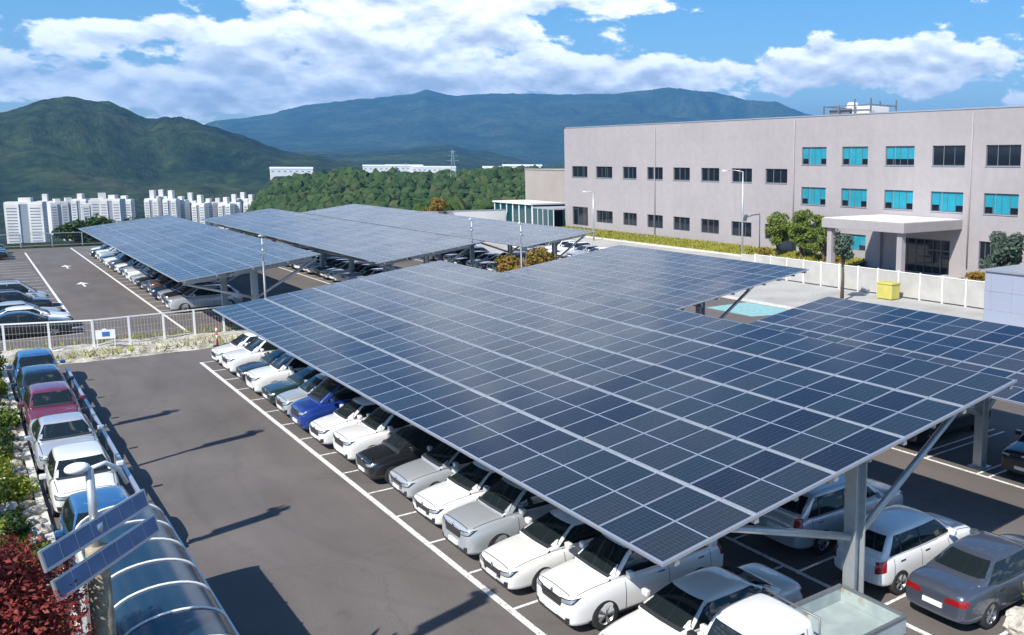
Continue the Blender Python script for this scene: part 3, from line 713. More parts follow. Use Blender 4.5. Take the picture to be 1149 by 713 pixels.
def canopy(label, X0, Y0, nrow, ncol, z0, col_x, col_ys, zstrut=2.3, individual=False, group='solar canopies over the parking rows', PU=PU):
    MODL = PU-(.075 if individual or X0 == 23.15 else .035)
    root = thing('solar_canopy', label, 'solar canopy', (X0, Y0, 0), 0, group)
    Q = lambda u, y, n=0: Vector((u*CT-n*ST, y, z0+u*ST+n*CT))
    U = nrow*PU-(PU-MODL); Yl = ncol*PV-(PV-MODW)
    rot = (0, -TH, 0)
    if individual:
        slots = sorted(((math.hypot(X0+(r+.5)*PU, Y0+k*PV), r, k) for r in range(nrow) for k in range(ncol)))
        near = {(r, k) for _, r, k in slots[:100]}
        for _, r, k in slots[:100]:
            o = link('solar_module', SINGLE[rnd.randrange(10)], None, root, Q(r*PU, k*PV, .002*rnd.random()), (rnd.uniform(-.006, .006), -TH+rnd.uniform(-.004, .004), 0))
        # the rest as one part
        m = MB(); uv = []; tint = []
        vs = []; fs = []; mi = []
        for _, r, k in slots[100:]:
            me = SINGLE[rnd.randrange(10)]; base = len(vs); o3 = Q(r*PU, k*PV, .002*rnd.random()); tw = rnd.uniform(-.006, .006)
            R = Matrix.Translation(o3) @ Matrix.Rotation(-TH+rnd.uniform(-.002, .002), 4, 'Y') @ Matrix.Rotation(tw, 4, 'X')
            vs += [tuple(R @ v.co) for v in me.vertices]
            fs += [tuple(i+base for i in f.vertices) for f in me.polygons]; mi += [f.material_index for f in me.polygons]
            d = me.uv_layers[0].data; uv += [tuple(q.uv) for q in d]; tint += [q.value for q in me.attributes['tint'].data]
        me = bpy.data.meshes.new('solar_modules'); me.from_pydata(vs, [], fs); me.polygons.foreach_set('material_index', mi)
        me.uv_layers.new(name='UVMap').data.foreach_set('uv', [c for p in uv for c in p])
        me.attributes.new('tint', 'FLOAT', 'CORNER').data.foreach_set('value', tint)
        me.materials.append(M['cells']); me.materials.append(M['alu'])
        o = link('solar_module', me, None, root); o['kind'] = 'stuff'
    else:
        for r in range(nrow):
            me = module_mesh(ncol, [rnd.random() for _ in range(ncol)], 'module_row', MODL)
            link('module_row', me, None, root, Q(r*PU, 0), rot)
    # purlins under the row gaps (light galvanised, seen through the gaps)
    for r in range(nrow+1):
        u = r*PU-(PU-MODL)/2
        u = min(max(u, .28), U-.22)
        m = MB(); m.beam(Q(u, -.04, -.10), Q(u, Yl+.04, -.10), .10, .12, up=Q(0, 0, 1)-Q(0, 0, 0)); m.build('purlin', M['galv'], root)
    for r in range(nrow):
        m = MB(); u = r*PU+MODL/2; m.beam(Q(u, 0, -.11), Q(u, Yl, -.11), .08, .10, up=Q(0, 0, 1)-Q(0, 0, 0)); m.build('purlin', M['galv'], root)
    # light edge flashing on the low side and near end
    m = MB(); m.beam(Q(-.02, -.02, -.02), Q(-.02, Yl+.02, -.02), .035, .06, up=Q(0, 0, 1)-Q(0, 0, 0)); m.build('edge_trim', M['alu'], root)
    m = MB(); m.beam(Q(-.03, -.035, -.02), Q(U+.02, -.035, -.02), .035, .06, up=Q(0, 0, 1)-Q(0, 0, 0)); m.build('edge_trim', M['alu'], root)
    cx = col_x-X0
    zat = lambda x, n: z0+x*ST/CT+n
    for y in col_ys:
        yy = y-Y0
        m = MB(); m.beam(Q(.35, yy, -.32), Q(U-.25, yy, -.32), .16, .30, up=Q(0, 0, 1)-Q(0, 0, 0)); m.build('rafter', M['galv'], root)
        m = MB(); ztop = zat(cx, -.46); hbeam(m, cx, yy, 0, ztop); c = m.build('column', M['galv'], root)
        m = MB(); m.box(cx-.3, cx+.3, yy-.3, yy+.3, 0, .04); m.build('base_plate', M['galv'], c)
        m = MB()
        for k in range(8): m.box(cx+.172, cx+.178, yy-.06, yy+.06, .5+.38*k, .62+.38*k)
        m.build('bolt_plate', M['galv_dark'], c)
        hs = min(4.1, cx-.5)
        for s in (-1, 1):
            xe = cx+s*hs; m = MB(); m.tube([(cx+s*.17, yy, zstrut), (xe, yy, zat(xe, -.40))], .085, 10); m.build('strut', M['galv'], root)
    m = MB(); u = (cx)/CT; m.beam(Q(u-1.5, .3, -.3), Q(u-1.5, Yl-.3, -.3), .12, .16); m.build('tie_beam', M['galv'], root)
    return root

canopy('large front canopy of blue black panels over the nearest two rows of cars', 8.80, 11.75, 5, 34, 3.72, 14.8, [12.6, 20.2, 27.5, 34.8, 42.1], individual=True)
canopy('dark panelled canopy at the right edge, behind the high side of the front canopy', 23.15, 8.0, 3, 19, 3.70, 26.8, [17.2, 24.8], zstrut=1.9)
canopy('middle canopy behind the front canopy, a steel strut showing at its near end', 23.2, 32.0, 5, 17, 3.70, 28.0, [34.2, 40.5, 46.8], zstrut=1.9, PU=2.06)
canopy('far left canopy reflecting blue sky, beside the second lane', 9.45, 58.0, 4, 50, 3.72, 13.6, [59.2+8.2*k for k in range(7)], PU=1.95)
canopy('middle far canopy, palest and closest to the middle of the picture', 21.8, 60.9, 4, 56, 3.70, 25.6, [62.2+8*k for k in range(7)], PU=1.9)
canopy('right far canopy ending in a point towards the long building', 35.2, 65.6, 3, 60, 3.70, 38.8, [67+8*k for k in range(8)], PU=2.3)

# ------------------------------------------------------------------ solar street lamps
def solar_lamp(label, x, y, h, bearing, pole_mat, r=.09, size=1.0, group=None, cells=True, tilt=77):
    root = thing('solar_street_lamp', label, 'street lamp', (x, y, 0), 0, group)
    m = MB(); m.tube([(0, 0, 0), (0, 0, h*.78)], [r*1.25, r], 14); m.build('pole', pole_mat, root)
    m = MB(); m.tube([(0, 0, h*.76), (0, 0, h)], [r*.42, r*.38], 10); m.build('mast', M['galv'], root)
    b = math.radians(bearing); a = Vector((math.sin(b), math.cos(b), 0)); s = Vector((math.cos(b), -math.sin(b), 0))
    L_, w = (2.5 if cells else 2.3)*size, .33*size
    for k, (dz, off) in enumerate(((-1.40*size, .22*size), (-.95*size, .08*size))):
        c = Vector((0, 0, h+dz))+s*off; t = math.radians(tilt)
        sh = s*math.cos(t)-Vector((0, 0, math.sin(t))); nn = a.cross(sh).normalized()
        if nn.z < 0: nn = -nn
        p0 = c-a*L_/2-sh*w/2
        m = MB(); R = Matrix((( *[v for v in (a.x, sh.x, nn.x)], p0.x), (a.y, sh.y, nn.y, p0.y), (a.z, sh.z, nn.z, p0.z), (0, 0, 0, 1)))
        m.box(0, L_, 0, w, -.04*size, 0, 1, R)
        fr = m.build('panel_frame', [M['alu'], M['alu']], root)
        if cells:
            m = MB(); n = 7; cw = (L_-.06)/n
            for i in range(n): m.box(.03+i*cw+.012, .03+(i+1)*cw-.012, .03, w-.05, .001, .006, 0, R)
            m.build('solar_cells', M['cell_blue'], fr)
        m = MB(); m.beam(Vector((0, 0, h+dz-.05)), c-nn*.05, .05*size, .05*size); m.tube([Vector((0, 0, h+dz-.1)), Vector((0, 0, h+dz+.06))], r*.75, 10); m.build('bracket', M['galv'], root)
    m = MB(); hd = Vector((-.15, .03, 0))*size
    m.tube([(0, 0, h), hd*.5+Vector((0, 0, h+.08)), hd*.8+Vector((0, 0, h+.05))], .045*size, 8); 
    m.tube([(0, 0, h), Vector((.22, .12, .02))*size+Vector((0, 0, h)), Vector((.40, .22, -.14))*size+Vector((0, 0, h)), Vector((.50, .28, -.42))*size+Vector((0, 0, h))], .035*size, 8); m.build('lamp_arm', M['led'], root)
    m = MB(); vs = []
    bm = bmesh.new(); bmesh.ops.create_icosphere(bm, subdivisions=3, radius=1.0)
    for v in bm.verts: v.co = Vector((v.co.x*.17*size, v.co.y*.16*size, v.co.z*.09*size))
    me = bpy.data.meshes.new('lamp_head'); bm.to_mesh(me); bm.free()
    for f in me.polygons: f.use_smooth = True
    link('lamp_head', me, M['led'], root, hd+Vector((0, 0, h+.03)))
    return root
M['cell_blue'] = simple('lamp_solar_cells', (.12, .19, .33), .15, .0, spec=.6, var=.3, scale=3)
solar_lamp('weathered timber pole with two long tilted solar panels and a white lamp head, lower left', 1.31, 16.6, 5.75, 38.5, M['wood_pole'], r=.15)
GLAMP = 'solar street lamps of the parking lots'
for x, y, lb in [(29.0, 62.0, 'dark solar street lamp standing just left of the autumn coloured tree'), (29.8, 56.0, 'solar street lamp right of the autumn coloured tree, against the right far canopy'),
                 (13.1, 54.7, 'solar street lamp in front of the far left canopy')]:
    solar_lamp(lb, x, y, 6.3, 20, M['galv_dark'], r=.06, size=.55, group=GLAMP, cells=False)
for x, y, h, lb in [(-1.4, 25.0, 9.0, 'tall solar street lamp on the bank whose shadow falls across the near lane'), (-.45, 33.8, 9.6, 'tall solar street lamp on the bank beside the silver sedan'),
                 (-1.9, 39.4, 9.0, 'tall solar street lamp on the bank beside the dark pink hatchback'), (-1.8, 14.8, 12.0, 'tallest solar street lamp, added out of view to cast the near end shadow')]:  # the tallest is a stand-in for an unseen shadow caster
    solar_lamp(lb, x, y, h, 75, M['galv_dark'], r=.09, size=.92, tilt=40, group='tall solar street lamps on the bank')

def tall_lamp(label, x, y, h, arm, group='tall lamp posts near the long building'):
    root = thing('street_lamp', label, 'street lamp', (x, y, 0), 0, group)
    m = MB(); m.tube([(0, 0, 0), (0, 0, h)], [.12, .07], 10); m.build('pole', M['galv'], root)
    m = MB(); m.tube([(0, 0, h), (arm[0]*.5, arm[1]*.5, h+.15), (arm[0], arm[1], h+.1)], .05, 8); m.build('arm', M['galv'], root)
    m = MB(); m.box(arm[0]-.3, arm[0]+.3, arm[1]-.3, arm[1]+.3, h+.02, h+.16); m.build('lamp_head', M['led'], root)
tall_lamp('tall grey lamp post with a left pointing arm in front of the building windows', 67.0, 74.5, 9.6, (-.6, 2.2))
tall_lamp('shorter lamp post by the building at the left end of the yellow lawn', 66.0, 103.5, 6.5, (-.6, .9))

# ------------------------------------------------------------------ curved shelter
def shelter():
    root = thing('curved_shelter', 'curved dark translucent shelter roof with white ribs, lower left', 'shelter', (0, 0, 0))
    x0, x1, ya, yb, ze, zc = 1.5, 3.2, 11.0, 23.75, 2.2, 2.72
    N_ = 16; xc = (x0+x1)/2; hw_ = (x1-x0)/2
    arc = [(xc+hw_*math.cos(PI*(1-k/N_)), ze+(zc-ze)*math.sin(PI*k/N_)**.85) for k in range(N_+1)]
    m = MB(); vs = []; fs = []
    for y in (ya, yb):
        for x, z in arc: vs.append((x, y, z))
    for y in (ya, yb):
        for x, z in arc: vs.append((x, y, z-.012))
    n = N_+1
    for k in range(N_): fs.append((k, k+1, n+k+1, n+k)); fs.append((2*n+k+1, 2*n+k, 3*n+k, 3*n+k+1))
    m.add(vs, fs, 0, True); m.build('roof_sheet', M['poly'], root)
    y = yb-.03
    while y > ya:
        m = MB(); m.tube([(x, y, z+.01) for x, z in arc], .024, 6); m.build('rib', M['white_paint'], root); y -= 1.27
    for x in (x0, x1):
        m = MB(); m.box(x-.05, x+.05, ya, yb, ze-.06, ze+.05); m.build('eaves_beam', M['white_paint'], root)
        for y in (ya+.1, (ya+yb)/2-.2, yb-.5):
            m = MB(); m.box(x-.045, x+.045, y-.045, y+.045, 0, ze-.06); m.build('post', M['white_paint'], root)
shelter()

# ------------------------------------------------------------------ fences
def rail_fence(label, pts, h, step, group, mat, mesh=True, grp_name='white_fence'):
    root = thing(grp_name, label, 'fence', (*pts[0], 0), 0, group); o = Vector((*pts[0], 0))
    for a, b in zip(pts, pts[1:]):
        a = Vector((*a, 0))-o; b = Vector((*b, 0))-o; n = max(1, round((b-a).length/step))
        for k in range(0 if (a-Vector((0, 0, 0))).length < 1e-6 else 1, n+1):
            q = a.lerp(b, k/n); m = MB(); m.box(q.x-.05, q.x+.05, q.y-.05, q.y+.05, 0, h+.03); m.build('post', mat, root)
        for z in (h, .18): m = MB(); m.beam(a+Vector((0, 0, z)), b+Vector((0, 0, z)), .055, .07); m.build('rail', mat, root)
        if mesh:
            m = MB(); d = (b-a); ln = d.length; d.normalize(); k = .07
            while k < ln: q = a+d*k; m.beam(q+Vector((0, 0, .18)), q+Vector((0, 0, h)), .005, .005); k += .16
            for z in np.arange(.4, h, .4): m.beam(a+Vector((0, 0, z)), b+Vector((0, 0, z)), .005, .005)
            m.build('mesh_infill', mat, root)
    return root
rail_fence('white mesh fence across the lane between the two parking lots', [(-3.2, 61.4), (1.6, 60.6), (5.4, 59.3), (8.8, 59.6), (13.6, 60.4)], 1.75, 1.9, None, M['white_paint'])
rail_fence('grey mesh fence along the foot of the far hill slope', [(-3, 134.5), (30, 134.5)], 1.6, 3, None, M['galv'])
def panel_fence():
    root = thing('white_panel_fence', 'white panel fence in front of the building entrance', 'fence', (57, 30, 0))
    y = 0
    while y < 32:
        m = MB(); m.box(-.02, .02, y+.08, y+2.0, .12, 2.0); m.build('panel', M['fence_panel'], root)
        m = MB(); m.box(-.06, .06, y-.05, y+.06, 0, 2.15); m.build('post', M['white_paint'], root); y += 2.1
    m = MB(); m.box(-.05, .05, 0, y-2.0, 2.02, 2.08); m.build('rail', M['white_paint'], root)
M['fence_panel'] = simple('pale_fence_panel', (.43, .42, .39), .7, var=.28, scale=.9)
panel_fence()
# low parking guide rail next to the line of vehicles
root = thing('guard_rail', 'long silver guard rail beside the line of parked vehicles', 'guard rail', (3.62, 27.0, 0))
for k in range(12):
    m = MB(); m.box(-.04, .04, k*2.3-.04, k*2.3+.04, 0, .52); m.build('post', M['galv'], root)
m = MB(); m.beam((0, 0, .56), (0, 25.4, .56), .11, .09); m.build('rail', M['alu'], root)

# yellow box, bollards, sign on the fence
root = thing('grit_box', 'yellow box standing before the white panel fence', 'box', (55.6, 44.6, 0))
m = MB(); m.box(-.5, .5, -.75, .75, .06, 1.2); me = m.mesh('body'); bevel_mesh(me, .06, 2); link('body', me, M['yellow_paint'], root)
m = MB(); m.box(-.55, .55, -.8, .8, 1.2, 1.36); me = m.mesh('lid'); bevel_mesh(me, .05, 2); link('lid', me, M['yellow_paint'], root)
root = thing('traffic_bollard', 'red and white bollard at the end of the front row by the fence', 'bollard', (10.9, 56.6, 0))
m = MB(); m.tube([(0, 0, .05), (0, 0, 1.15)], .055, 12); m.build('tube', M['red_paint'], root)
for z in (.45, .85): m = MB(); m.tube([(0, 0, z), (0, 0, z+.22)], .058, 12); m.build('reflector_band', M['white_paint'], root)
m = MB(); m.box(-.2, .2, -.2, .2, 0, .06); m.build('base', M['dark_trim'], root)
root = thing('notice_board', 'small blue and white notice on posts at the white mesh fence', 'notice board', (5.9, 58.7, 0), math.radians(-10))
m = MB(); m.box(-.42, -.38, -.02, .02, 0, 1.25); m.build('post', M['white_paint'], root)
m = MB(); m.box(.38, .42, -.02, .02, 0, 1.25); m.build('post', M['white_paint'], root)
m = MB(); m.box(-.45, .45, -.03, -.021, .75, 1.25); b = m.build('board', M['white_paint'], root)
m = MB(); m.box(-.15, .2, -.036, -.031, .88, 1.14); m.build('blue_panel', M['blue_paint'], b)
# ------------------------------------------------------------------ ground sheets and markings
def struct(name, mb, mats): return tag(mb.build(name, mats), kind='structure')
def sheet(name, poly, z, mat, thick=None):
    m = MB(); m.add([(x, y, z) for x, y in poly], [tuple(range(len(poly)))], 0)
    return struct(name, m, mat)
sheet('parking_lot', [(1.3, -6), (46, -6), (46, 58.6), (13.6, 57.0), (9, 56.2), (3, 56.6), (1.3, 57.2)], 0.004, M['asphalt'])
sheet('parking_lot', [(-28, 62), (46, 61.5), (46, 132.5), (-28, 133)], 0.004, M['asphalt'])
sheet('cross_aisle', [(13.6, 57.05), (46, 58.65), (46, 61.45), (13.6, 61.7)], 0.004, M['asphalt'])
sheet('service_road', [(46, -6), (68, -6), (68, 140), (46, 140)], 0.006, M['concrete'])
# raised rubble strip under the white fence
m = MB(); rr = random.Random(3)
xs = np.linspace(-3, 13.6, 60); ys = np.linspace(0, 1, 9); vs = []
for x in xs:
    ylo = 56.4+.25*math.sin(x*.9)+(.8 if x < 1.3 else 0); yhi = 61.75
    for t in ys:
        e = min(t, 1-t)*2; z = -.05+.42*min(1, e*2.2)*(.75+.5*noise.noise(Vector((x*.7, t*3, 0))))+.08*noise.noise(Vector((x*3, t*9, 4)))*(e > 0)
        vs.append((x, ylo+(yhi-ylo)*t, z))
n = len(ys); m.add(vs, [(i*n+j, (i+1)*n+j, (i+1)*n+j+1, i*n+j+1) for i in range(len(xs)-1) for j in range(n-1)], 0, True)
struct('rubble_strip', m, M['rubble'])
def kerb(name, pts, w=.16, h=.13, mat='pale_kerb', z=0):
    m = MB()
    for a, b in zip(pts, pts[1:]): m.beam(Vector((*a, z+h/2)), Vector((*b, z+h/2)), w, h)
    return struct(name, m, M[mat])
kerb('kerb', [(68.05, 30), (68.05, 126)], .35, .18)
kerb('kerb', [(46.0, -6), (46.0, 58)], .3, .16)
kerb('kerb', [(46.0, 62), (46.0, 132)], .3, .16)
kerb('kerb', [(1.35, 4), (1.35, 56.5)], .2, .14)
kerb('kerb', [(13.7, 57), (13.7, 61.9)], .2, .14)
ml = MB(); Z = .009
def ln(x0, x1, y0, y1): ml.add([(x0, y0, Z), (x1, y0, Z), (x1, y1, Z), (x0, y1, Z)], [(0, 1, 2, 3)])
ln(9.23, 9.39, 2, 52.6)
for k in range(-5, 15): y = 18.42+2.435*k; ln(9.39, 15.92, y-.05, y+.05)
ln(15.92, 16.06, 2, 52.6)
for k in range(-5, 15): y = 13.0-.1+2.6*k; ln(16.06, 21.2, y-.05, y+.05)
ln(26.0, 26.13, 2, 52.6)
for k in range(-3, 12):
    y = 16.6+2.6*k
    for d in (-.22, .22): ln(26.13, 31.2, y+d-.05, y+d+.05)
ln(10.42, 10.58, 62.5, 131)
for k in range(0, 26): ln(10.58, 16, 70.2+2.45*k-.05, 70.2+2.45*k+.05)
ml.add([(5.9, 127, Z), (6.05, 127, Z), (5.62, 74, Z), (5.45, 74, Z)], [(0, 1, 2, 3)])
for k in range(0, 20): ln(.2, 5.5, 66+2.6*k-.05, 66+2.6*k+.05)
ln(24.2, 24.35, 64, 120); ln(37.6, 37.75, 66, 126)
for k in range(0, 22): ln(24.35, 29, 71.8+2.5*k-.05, 71.8+2.5*k+.05)
# painted arrows
for (x, y, s) in ((8.2, 108.0, 1.0), (8.0, 92.0, 1.0)):
    ml.add([(x-.08, y-1.6*s, Z), (x+.08, y-1.6*s, Z), (x+.08, y+.4*s, Z), (x-.08, y+.4*s, Z)], [(0, 1, 2, 3)])
    ml.add([(x-.45, y+.4*s, Z), (x+.45, y+.4*s, Z), (x, y+1.9*s, Z)], [(0, 1, 2)])
ml.add([(6.6, 63.2, Z), (6.8, 63.2, Z), (6.75, 67.0, Z), (6.55, 67.0, Z)], [(0, 1, 2, 3)])
struct('lane_marking', ml, M['line_paint'])
m = MB(); m.add([(41.6, 45.2, .009), (45.7, 44.0, .009), (45.7, 50.2, .009), (41.6, 50.2, .009)], [(0, 1, 2, 3)]); struct('painted_bay', m, M['teal_paint'])

# ------------------------------------------------------------------ terrain: one sheet to the horizon
HILL = [(-20, .012), (-8, .02), (0.22, 0.0311), (2.25, 0.0376), (3.33, 0.046), (4.44, 0.053), (5.0, 0.055), (5.92, 0.0534), (6.68, 0.054), (7.43, 0.0474), (8.38, 0.0374), (9.19, 0.0379), (10.22, 0.0368), (11.46, 0.0315), (12.3, 0.0251), (13.6, 0.0169), (14.92, 0.0068), (17.71, -0.0007), (20.12, -0.0087), (24, -.02), (40, -.03)]
MTN = [(-30, .01), (7.7, 0.0152), (9.75, 0.0225), (11.48, 0.0349), (14.13, 0.043), (15.98, 0.0526), (18.83, 0.0612), (21.28, 0.0661), (22.0, .0685), (22.7, 0.0732), (23.5, .0700), (24.32, 0.0676), (26.93, 0.0706), (30.12, 0.0709), (33.39, 0.072), (35.6, 0.0763), (37.26, 0.0795), (40.04, 0.0762), (42.27, 0.0678), (43.95, 0.066), (45.62, 0.0546), (48.4, 0.0423), (56.45, 0.0327), (58.97, 0.028), (80, .02), (120, .02), (200, .01)]
MID = [(5, -.02), (12.22, -0.0006), (14.01, 0.0066), (16.31, 0.0071), (20.17, 0.0105), (23.71, 0.0167), (25.78, 0.0115), (27.89, 0.0034), (29.5, -0.0041), (34.45, -0.0074), (50, -.01)]
RIDGE = [(5, -.12), (11.8, -.11), (12.8, -0.068), (13.5, -0.047), (14.3, -.034), (15.3, -0.0265), (16.7, -0.0225), (18.62, -0.0215), (21.09, -0.0226), (24.69, -0.0188), (26.8, -0.0149), (28.95, -0.0157), (34.45, -0.0171), (60, -.01), (90, -.01)]
FACR = [(5, -.12), (12.6, -.12), (13.6, -.03), (14.3, -.0155), (16.3, -.0162), (17, -.0185), (18.7, -.0185), (19.5, -.0135), (28.5, -.0135), (34, -.015), (60, -.02)]
CH = 10.53
def sst(a, b, x): t = min(1, max(0, (x-a)/(b-a))); return t*t*(3-2*t)
def bump(r, r0, win, wout): return math.exp(-((r-r0)/(win if r < r0 else wout))**2)
def fbm(x, y, s, o=5): return noise.fractal(Vector((x/s, y/s, 1.7)), 1.0, 2.1, o)
def ridged(x, y, s): return noise.ridged_multi_fractal(Vector((x/s, y/s, 4.2)), .9, 2.0, 5, 1.0, 2.0)-1.0
def terrain(x, y):
    r = math.hypot(x, y); az = math.degrees(math.atan2(x, y))
    # plateau of the site
    dx = max(-34-x, x-150, 0); dy = max(-60-y, y-140-10*sst(60, 90, x), 0); d = math.hypot(dx, dy)
    vall = -92-12*sst(20, 8, az)*0
    vall = -92*sst(17, 11, az)-46*sst(11, 17, az)
    if az > 60 or az < -20: vall = -60
    vall *= (1-sst(2500, 7000, r))
    z = -.06+(vall+.06)*sst(0, 210, d)
    if d > 0: z += 3*fbm(x, y, 90)*sst(0, 60, d)
    elL = lambda T, r0: CH+lerp(T, az)*r0
    comps = []
    t = elL(RIDGE, 720); b = bump(r, 720, 260, 520)
    comps.append((t-vall)*b*(1+.05*fbm(x, y, 160)))
    t = elL(FACR, 1520); b = bump(r, 1520, 330, 520)
    comps.append((t-vall)*b)
    t = elL(HILL, 2300); b = bump(r, 2300, 640, 1200); w = (1-bump(r, 2300, 90, 300))
    comps.append((t-vall)*b*(1+w*(.55*min(0, ridged(x, y, 480)-.2)+.08*fbm(x, y, 140)))+(5*fbm(x, y, 90)+5*fbm(x, y, 30))*b)
    t = elL(MID, 4300); b = bump(r, 4300, 1500, 900)
    comps.append((t-vall)*b*(1+.12*fbm(x, y, 400))+6*fbm(x, y, 90)*b)
    t = elL(MTN, 9000); b = bump(r, 9000, 2200, 2500); w = (1-bump(r, 9000, 180, 400))
    comps.append(t*b*(1+w*(.75*min(0, ridged(x, y, 1700)-.15)+.15*min(0, fbm(x, y, 450))))+(12*fbm(x, y, 420)+9*fbm(x, y, 150))*b)
    if d > 0: z += max(0, max(comps))*sst(30, 260, d)
    return z
azs = list(np.arange(-180, -14, 6.0))+list(np.arange(-14, 1, 1.0))+list(np.arange(1, 62, .16))+list(np.arange(62, 80, 1.0))+list(np.arange(80, 180, 6.0))
rs = [0.0]+list(np.concatenate([np.linspace(20, 130, 12), np.linspace(138, 420, 44), np.linspace(435, 1200, 44), np.linspace(1240, 4600, 84), np.linspace(4700, 9600, 62), np.linspace(9900, 14000, 14)]))
vs = []; na = len(azs)
for r in rs[1:]:
    for a in azs:
        x = r*math.sin(math.radians(a)); y = r*math.cos(math.radians(a)); vs.append((x, y, terrain(x, y)))
c0 = len(vs); vs.append((0, 0, -.06)); fs = []
for i in range(len(rs)-2):
    for k in range(na): a = i*na+k; b = i*na+(k+1) % na; fs.append((a, a+na, b+na, b))
for k in range(na): fs.append((c0, k, (k+1) % na))
fs = [f[::-1] for f in fs]
m = MB(); m.add(vs, fs, 0, True)
def terrain_mat():
    mt, nt, b = new_mat('forested_land'); N = nt.nodes; L = nt.links
    g = N.new('ShaderNodeNewGeometry'); b.inputs['Roughness'].default_value = .95; b.inputs['Specular IOR Level'].default_value = .1
    def nz(scale, detail=6, rough=.6):
        n = N.new('ShaderNodeTexNoise'); n.inputs['Scale'].default_value = scale; n.inputs['Detail'].default_value = detail; n.inputs['Roughness'].default_value = rough
        L.new(g.outputs['Position'], n.inputs['Vector']); return n.outputs['Fac']
    cr = N.new('ShaderNodeValToRGB'); e = cr.color_ramp.elements; st = [(.34, (.018, .036, .016)), (.47, (.034, .056, .020)), (.57, (.058, .080, .028)), (.70, (.10, .095, .045))]
    while len(e) < 4: e.new(.5)
    for i, (p, c) in enumerate(st): e[i].position = p; e[i].color = (*c, 1)
    L.new(nz(.0035, 9, .66), cr.inputs['Fac'])
    mr = N.new('ShaderNodeMapRange'); mr.inputs['From Min'].default_value = .3; mr.inputs['From Max'].default_value = .7; mr.inputs['To Min'].default_value = .36; mr.inputs['To Max'].default_value = 1.55
    L.new(nz(.035, 4, .7), mr.inputs['Value'])
    vm = N.new('ShaderNodeVectorMath'); vm.operation = 'SCALE'; L.new(cr.outputs['Color'], vm.inputs[0]); L.new(mr.outputs['Result'], vm.inputs['Scale'])
    L.new(vm.outputs['Vector'], b.inputs['Base Color'])
    bp = N.new('ShaderNodeBump'); bp.inputs['Strength'].default_value = 1; bp.inputs['Distance'].default_value = 22
    L.new(nz(.03, 7, .75), bp.inputs['Height']); bp2 = N.new('ShaderNodeBump'); bp2.inputs['Strength'].default_value = 1; bp2.inputs['Distance'].default_value = 260
    L.new(nz(.0016, 4, .5), bp2.inputs['Height']); L.new(bp.outputs['Normal'], bp2.inputs['Normal']); L.new(bp2.outputs['Normal'], b.inputs['Normal'])
    return mt
struct('terrain', m, terrain_mat())

# woods on the near ridge: one mass of small crowns
def ico(sub=1):
    bm = bmesh.new(); bmesh.ops.create_icosphere(bm, subdivisions=sub, radius=1); v = np.array([q.co[:] for q in bm.verts]); f = np.array([[q.index for q in t.verts] for t in bm.faces]); bm.free(); return v, f
V1, F1 = ico(2)
nr = np.random.default_rng(5)
def crowns(name, pts, rad, mat, label, squash=1.15):
    V = []; F = []; k = 0
    for (x, y, z), r in zip(pts, rad):
        s = 1+nr.normal(0, .15, (len(V1), 1)); v = V1*s*r*np.array([nr.uniform(.8, 1.3), nr.uniform(.8, 1.3), nr.uniform(.8, 1.6)])+np.array([x, y, z+r*.6]); V.append(v); F.append(F1+k); k += len(V1)
    V = np.concatenate(V); F = np.concatenate(F); me = bpy.data.meshes.new(name); me.from_pydata(V.tolist(), [], F.tolist()); me.materials.append(mat)
    o = bpy.data.objects.new(name, me); COL.objects.link(o); return tag(o, label, 'woods', kind='stuff')
def wood_mat(name, stops):
    mt, nt, b = new_mat(name); N = nt.nodes; L = nt.links; g = N.new('ShaderNodeNewGeometry'); cr = N.new('ShaderNodeValToRGB'); e = cr.color_ramp.elements
    while len(e) < len(stops): e.new(.5)
    for i, c in enumerate(stops): e[i].position = i/(len(stops)-1); e[i].color = (*c, 1)
    L.new(g.outputs['Random Per Island'], cr.inputs['Fac']); L.new(cr.outputs['Color'], b.inputs['Base Color']); b.inputs['Roughness'].default_value = .9
    b.inputs['Specular IOR Level'].default_value = .1
    n = N.new('ShaderNodeTexNoise'); n.inputs['Scale'].default_value = .9; bp = N.new('ShaderNodeBump'); bp.inputs['Distance'].default_value = 1.2; bp.inputs['Strength'].default_value = .8
    L.new(g.outputs['Position'], n.inputs['Vector']); L.new(n.outputs['Fac'], bp.inputs['Height']); L.new(bp.outputs['Normal'], b.inputs['Normal']); return mt
M['wood'] = wood_mat('woodland', [(.028, .058, .018), (.042, .076, .022), (.060, .095, .028), (.034, .064, .022), (.075, .090, .034)])
pts = []; rad = []
while len(pts) < 9000:
    az = rnd.uniform(9, 34); r = 190+620*rnd.random()**.8; x = r*math.sin(math.radians(az)); y = r*math.cos(math.radians(az))
    pts.append((x, y, terrain(x, y))); rad.append(rnd.choice([1.0, 1.3, 1.6, 2.0, 2.6])*rnd.uniform(.8, 1.2)*(1+.0005*r))
crowns('woods', pts, rad, M['wood'], 'dense green woods covering the near ridge behind the canopies')
pts = []; rad = []
while False:
    az = rnd.uniform(0, 14); r = rnd.uniform(1380, 1800); x = r*math.sin(math.radians(az)); y = r*math.cos(math.radians(az))
    pts.append((x, y, terrain(x, y))); rad.append(rnd.uniform(3.5, 6.5))

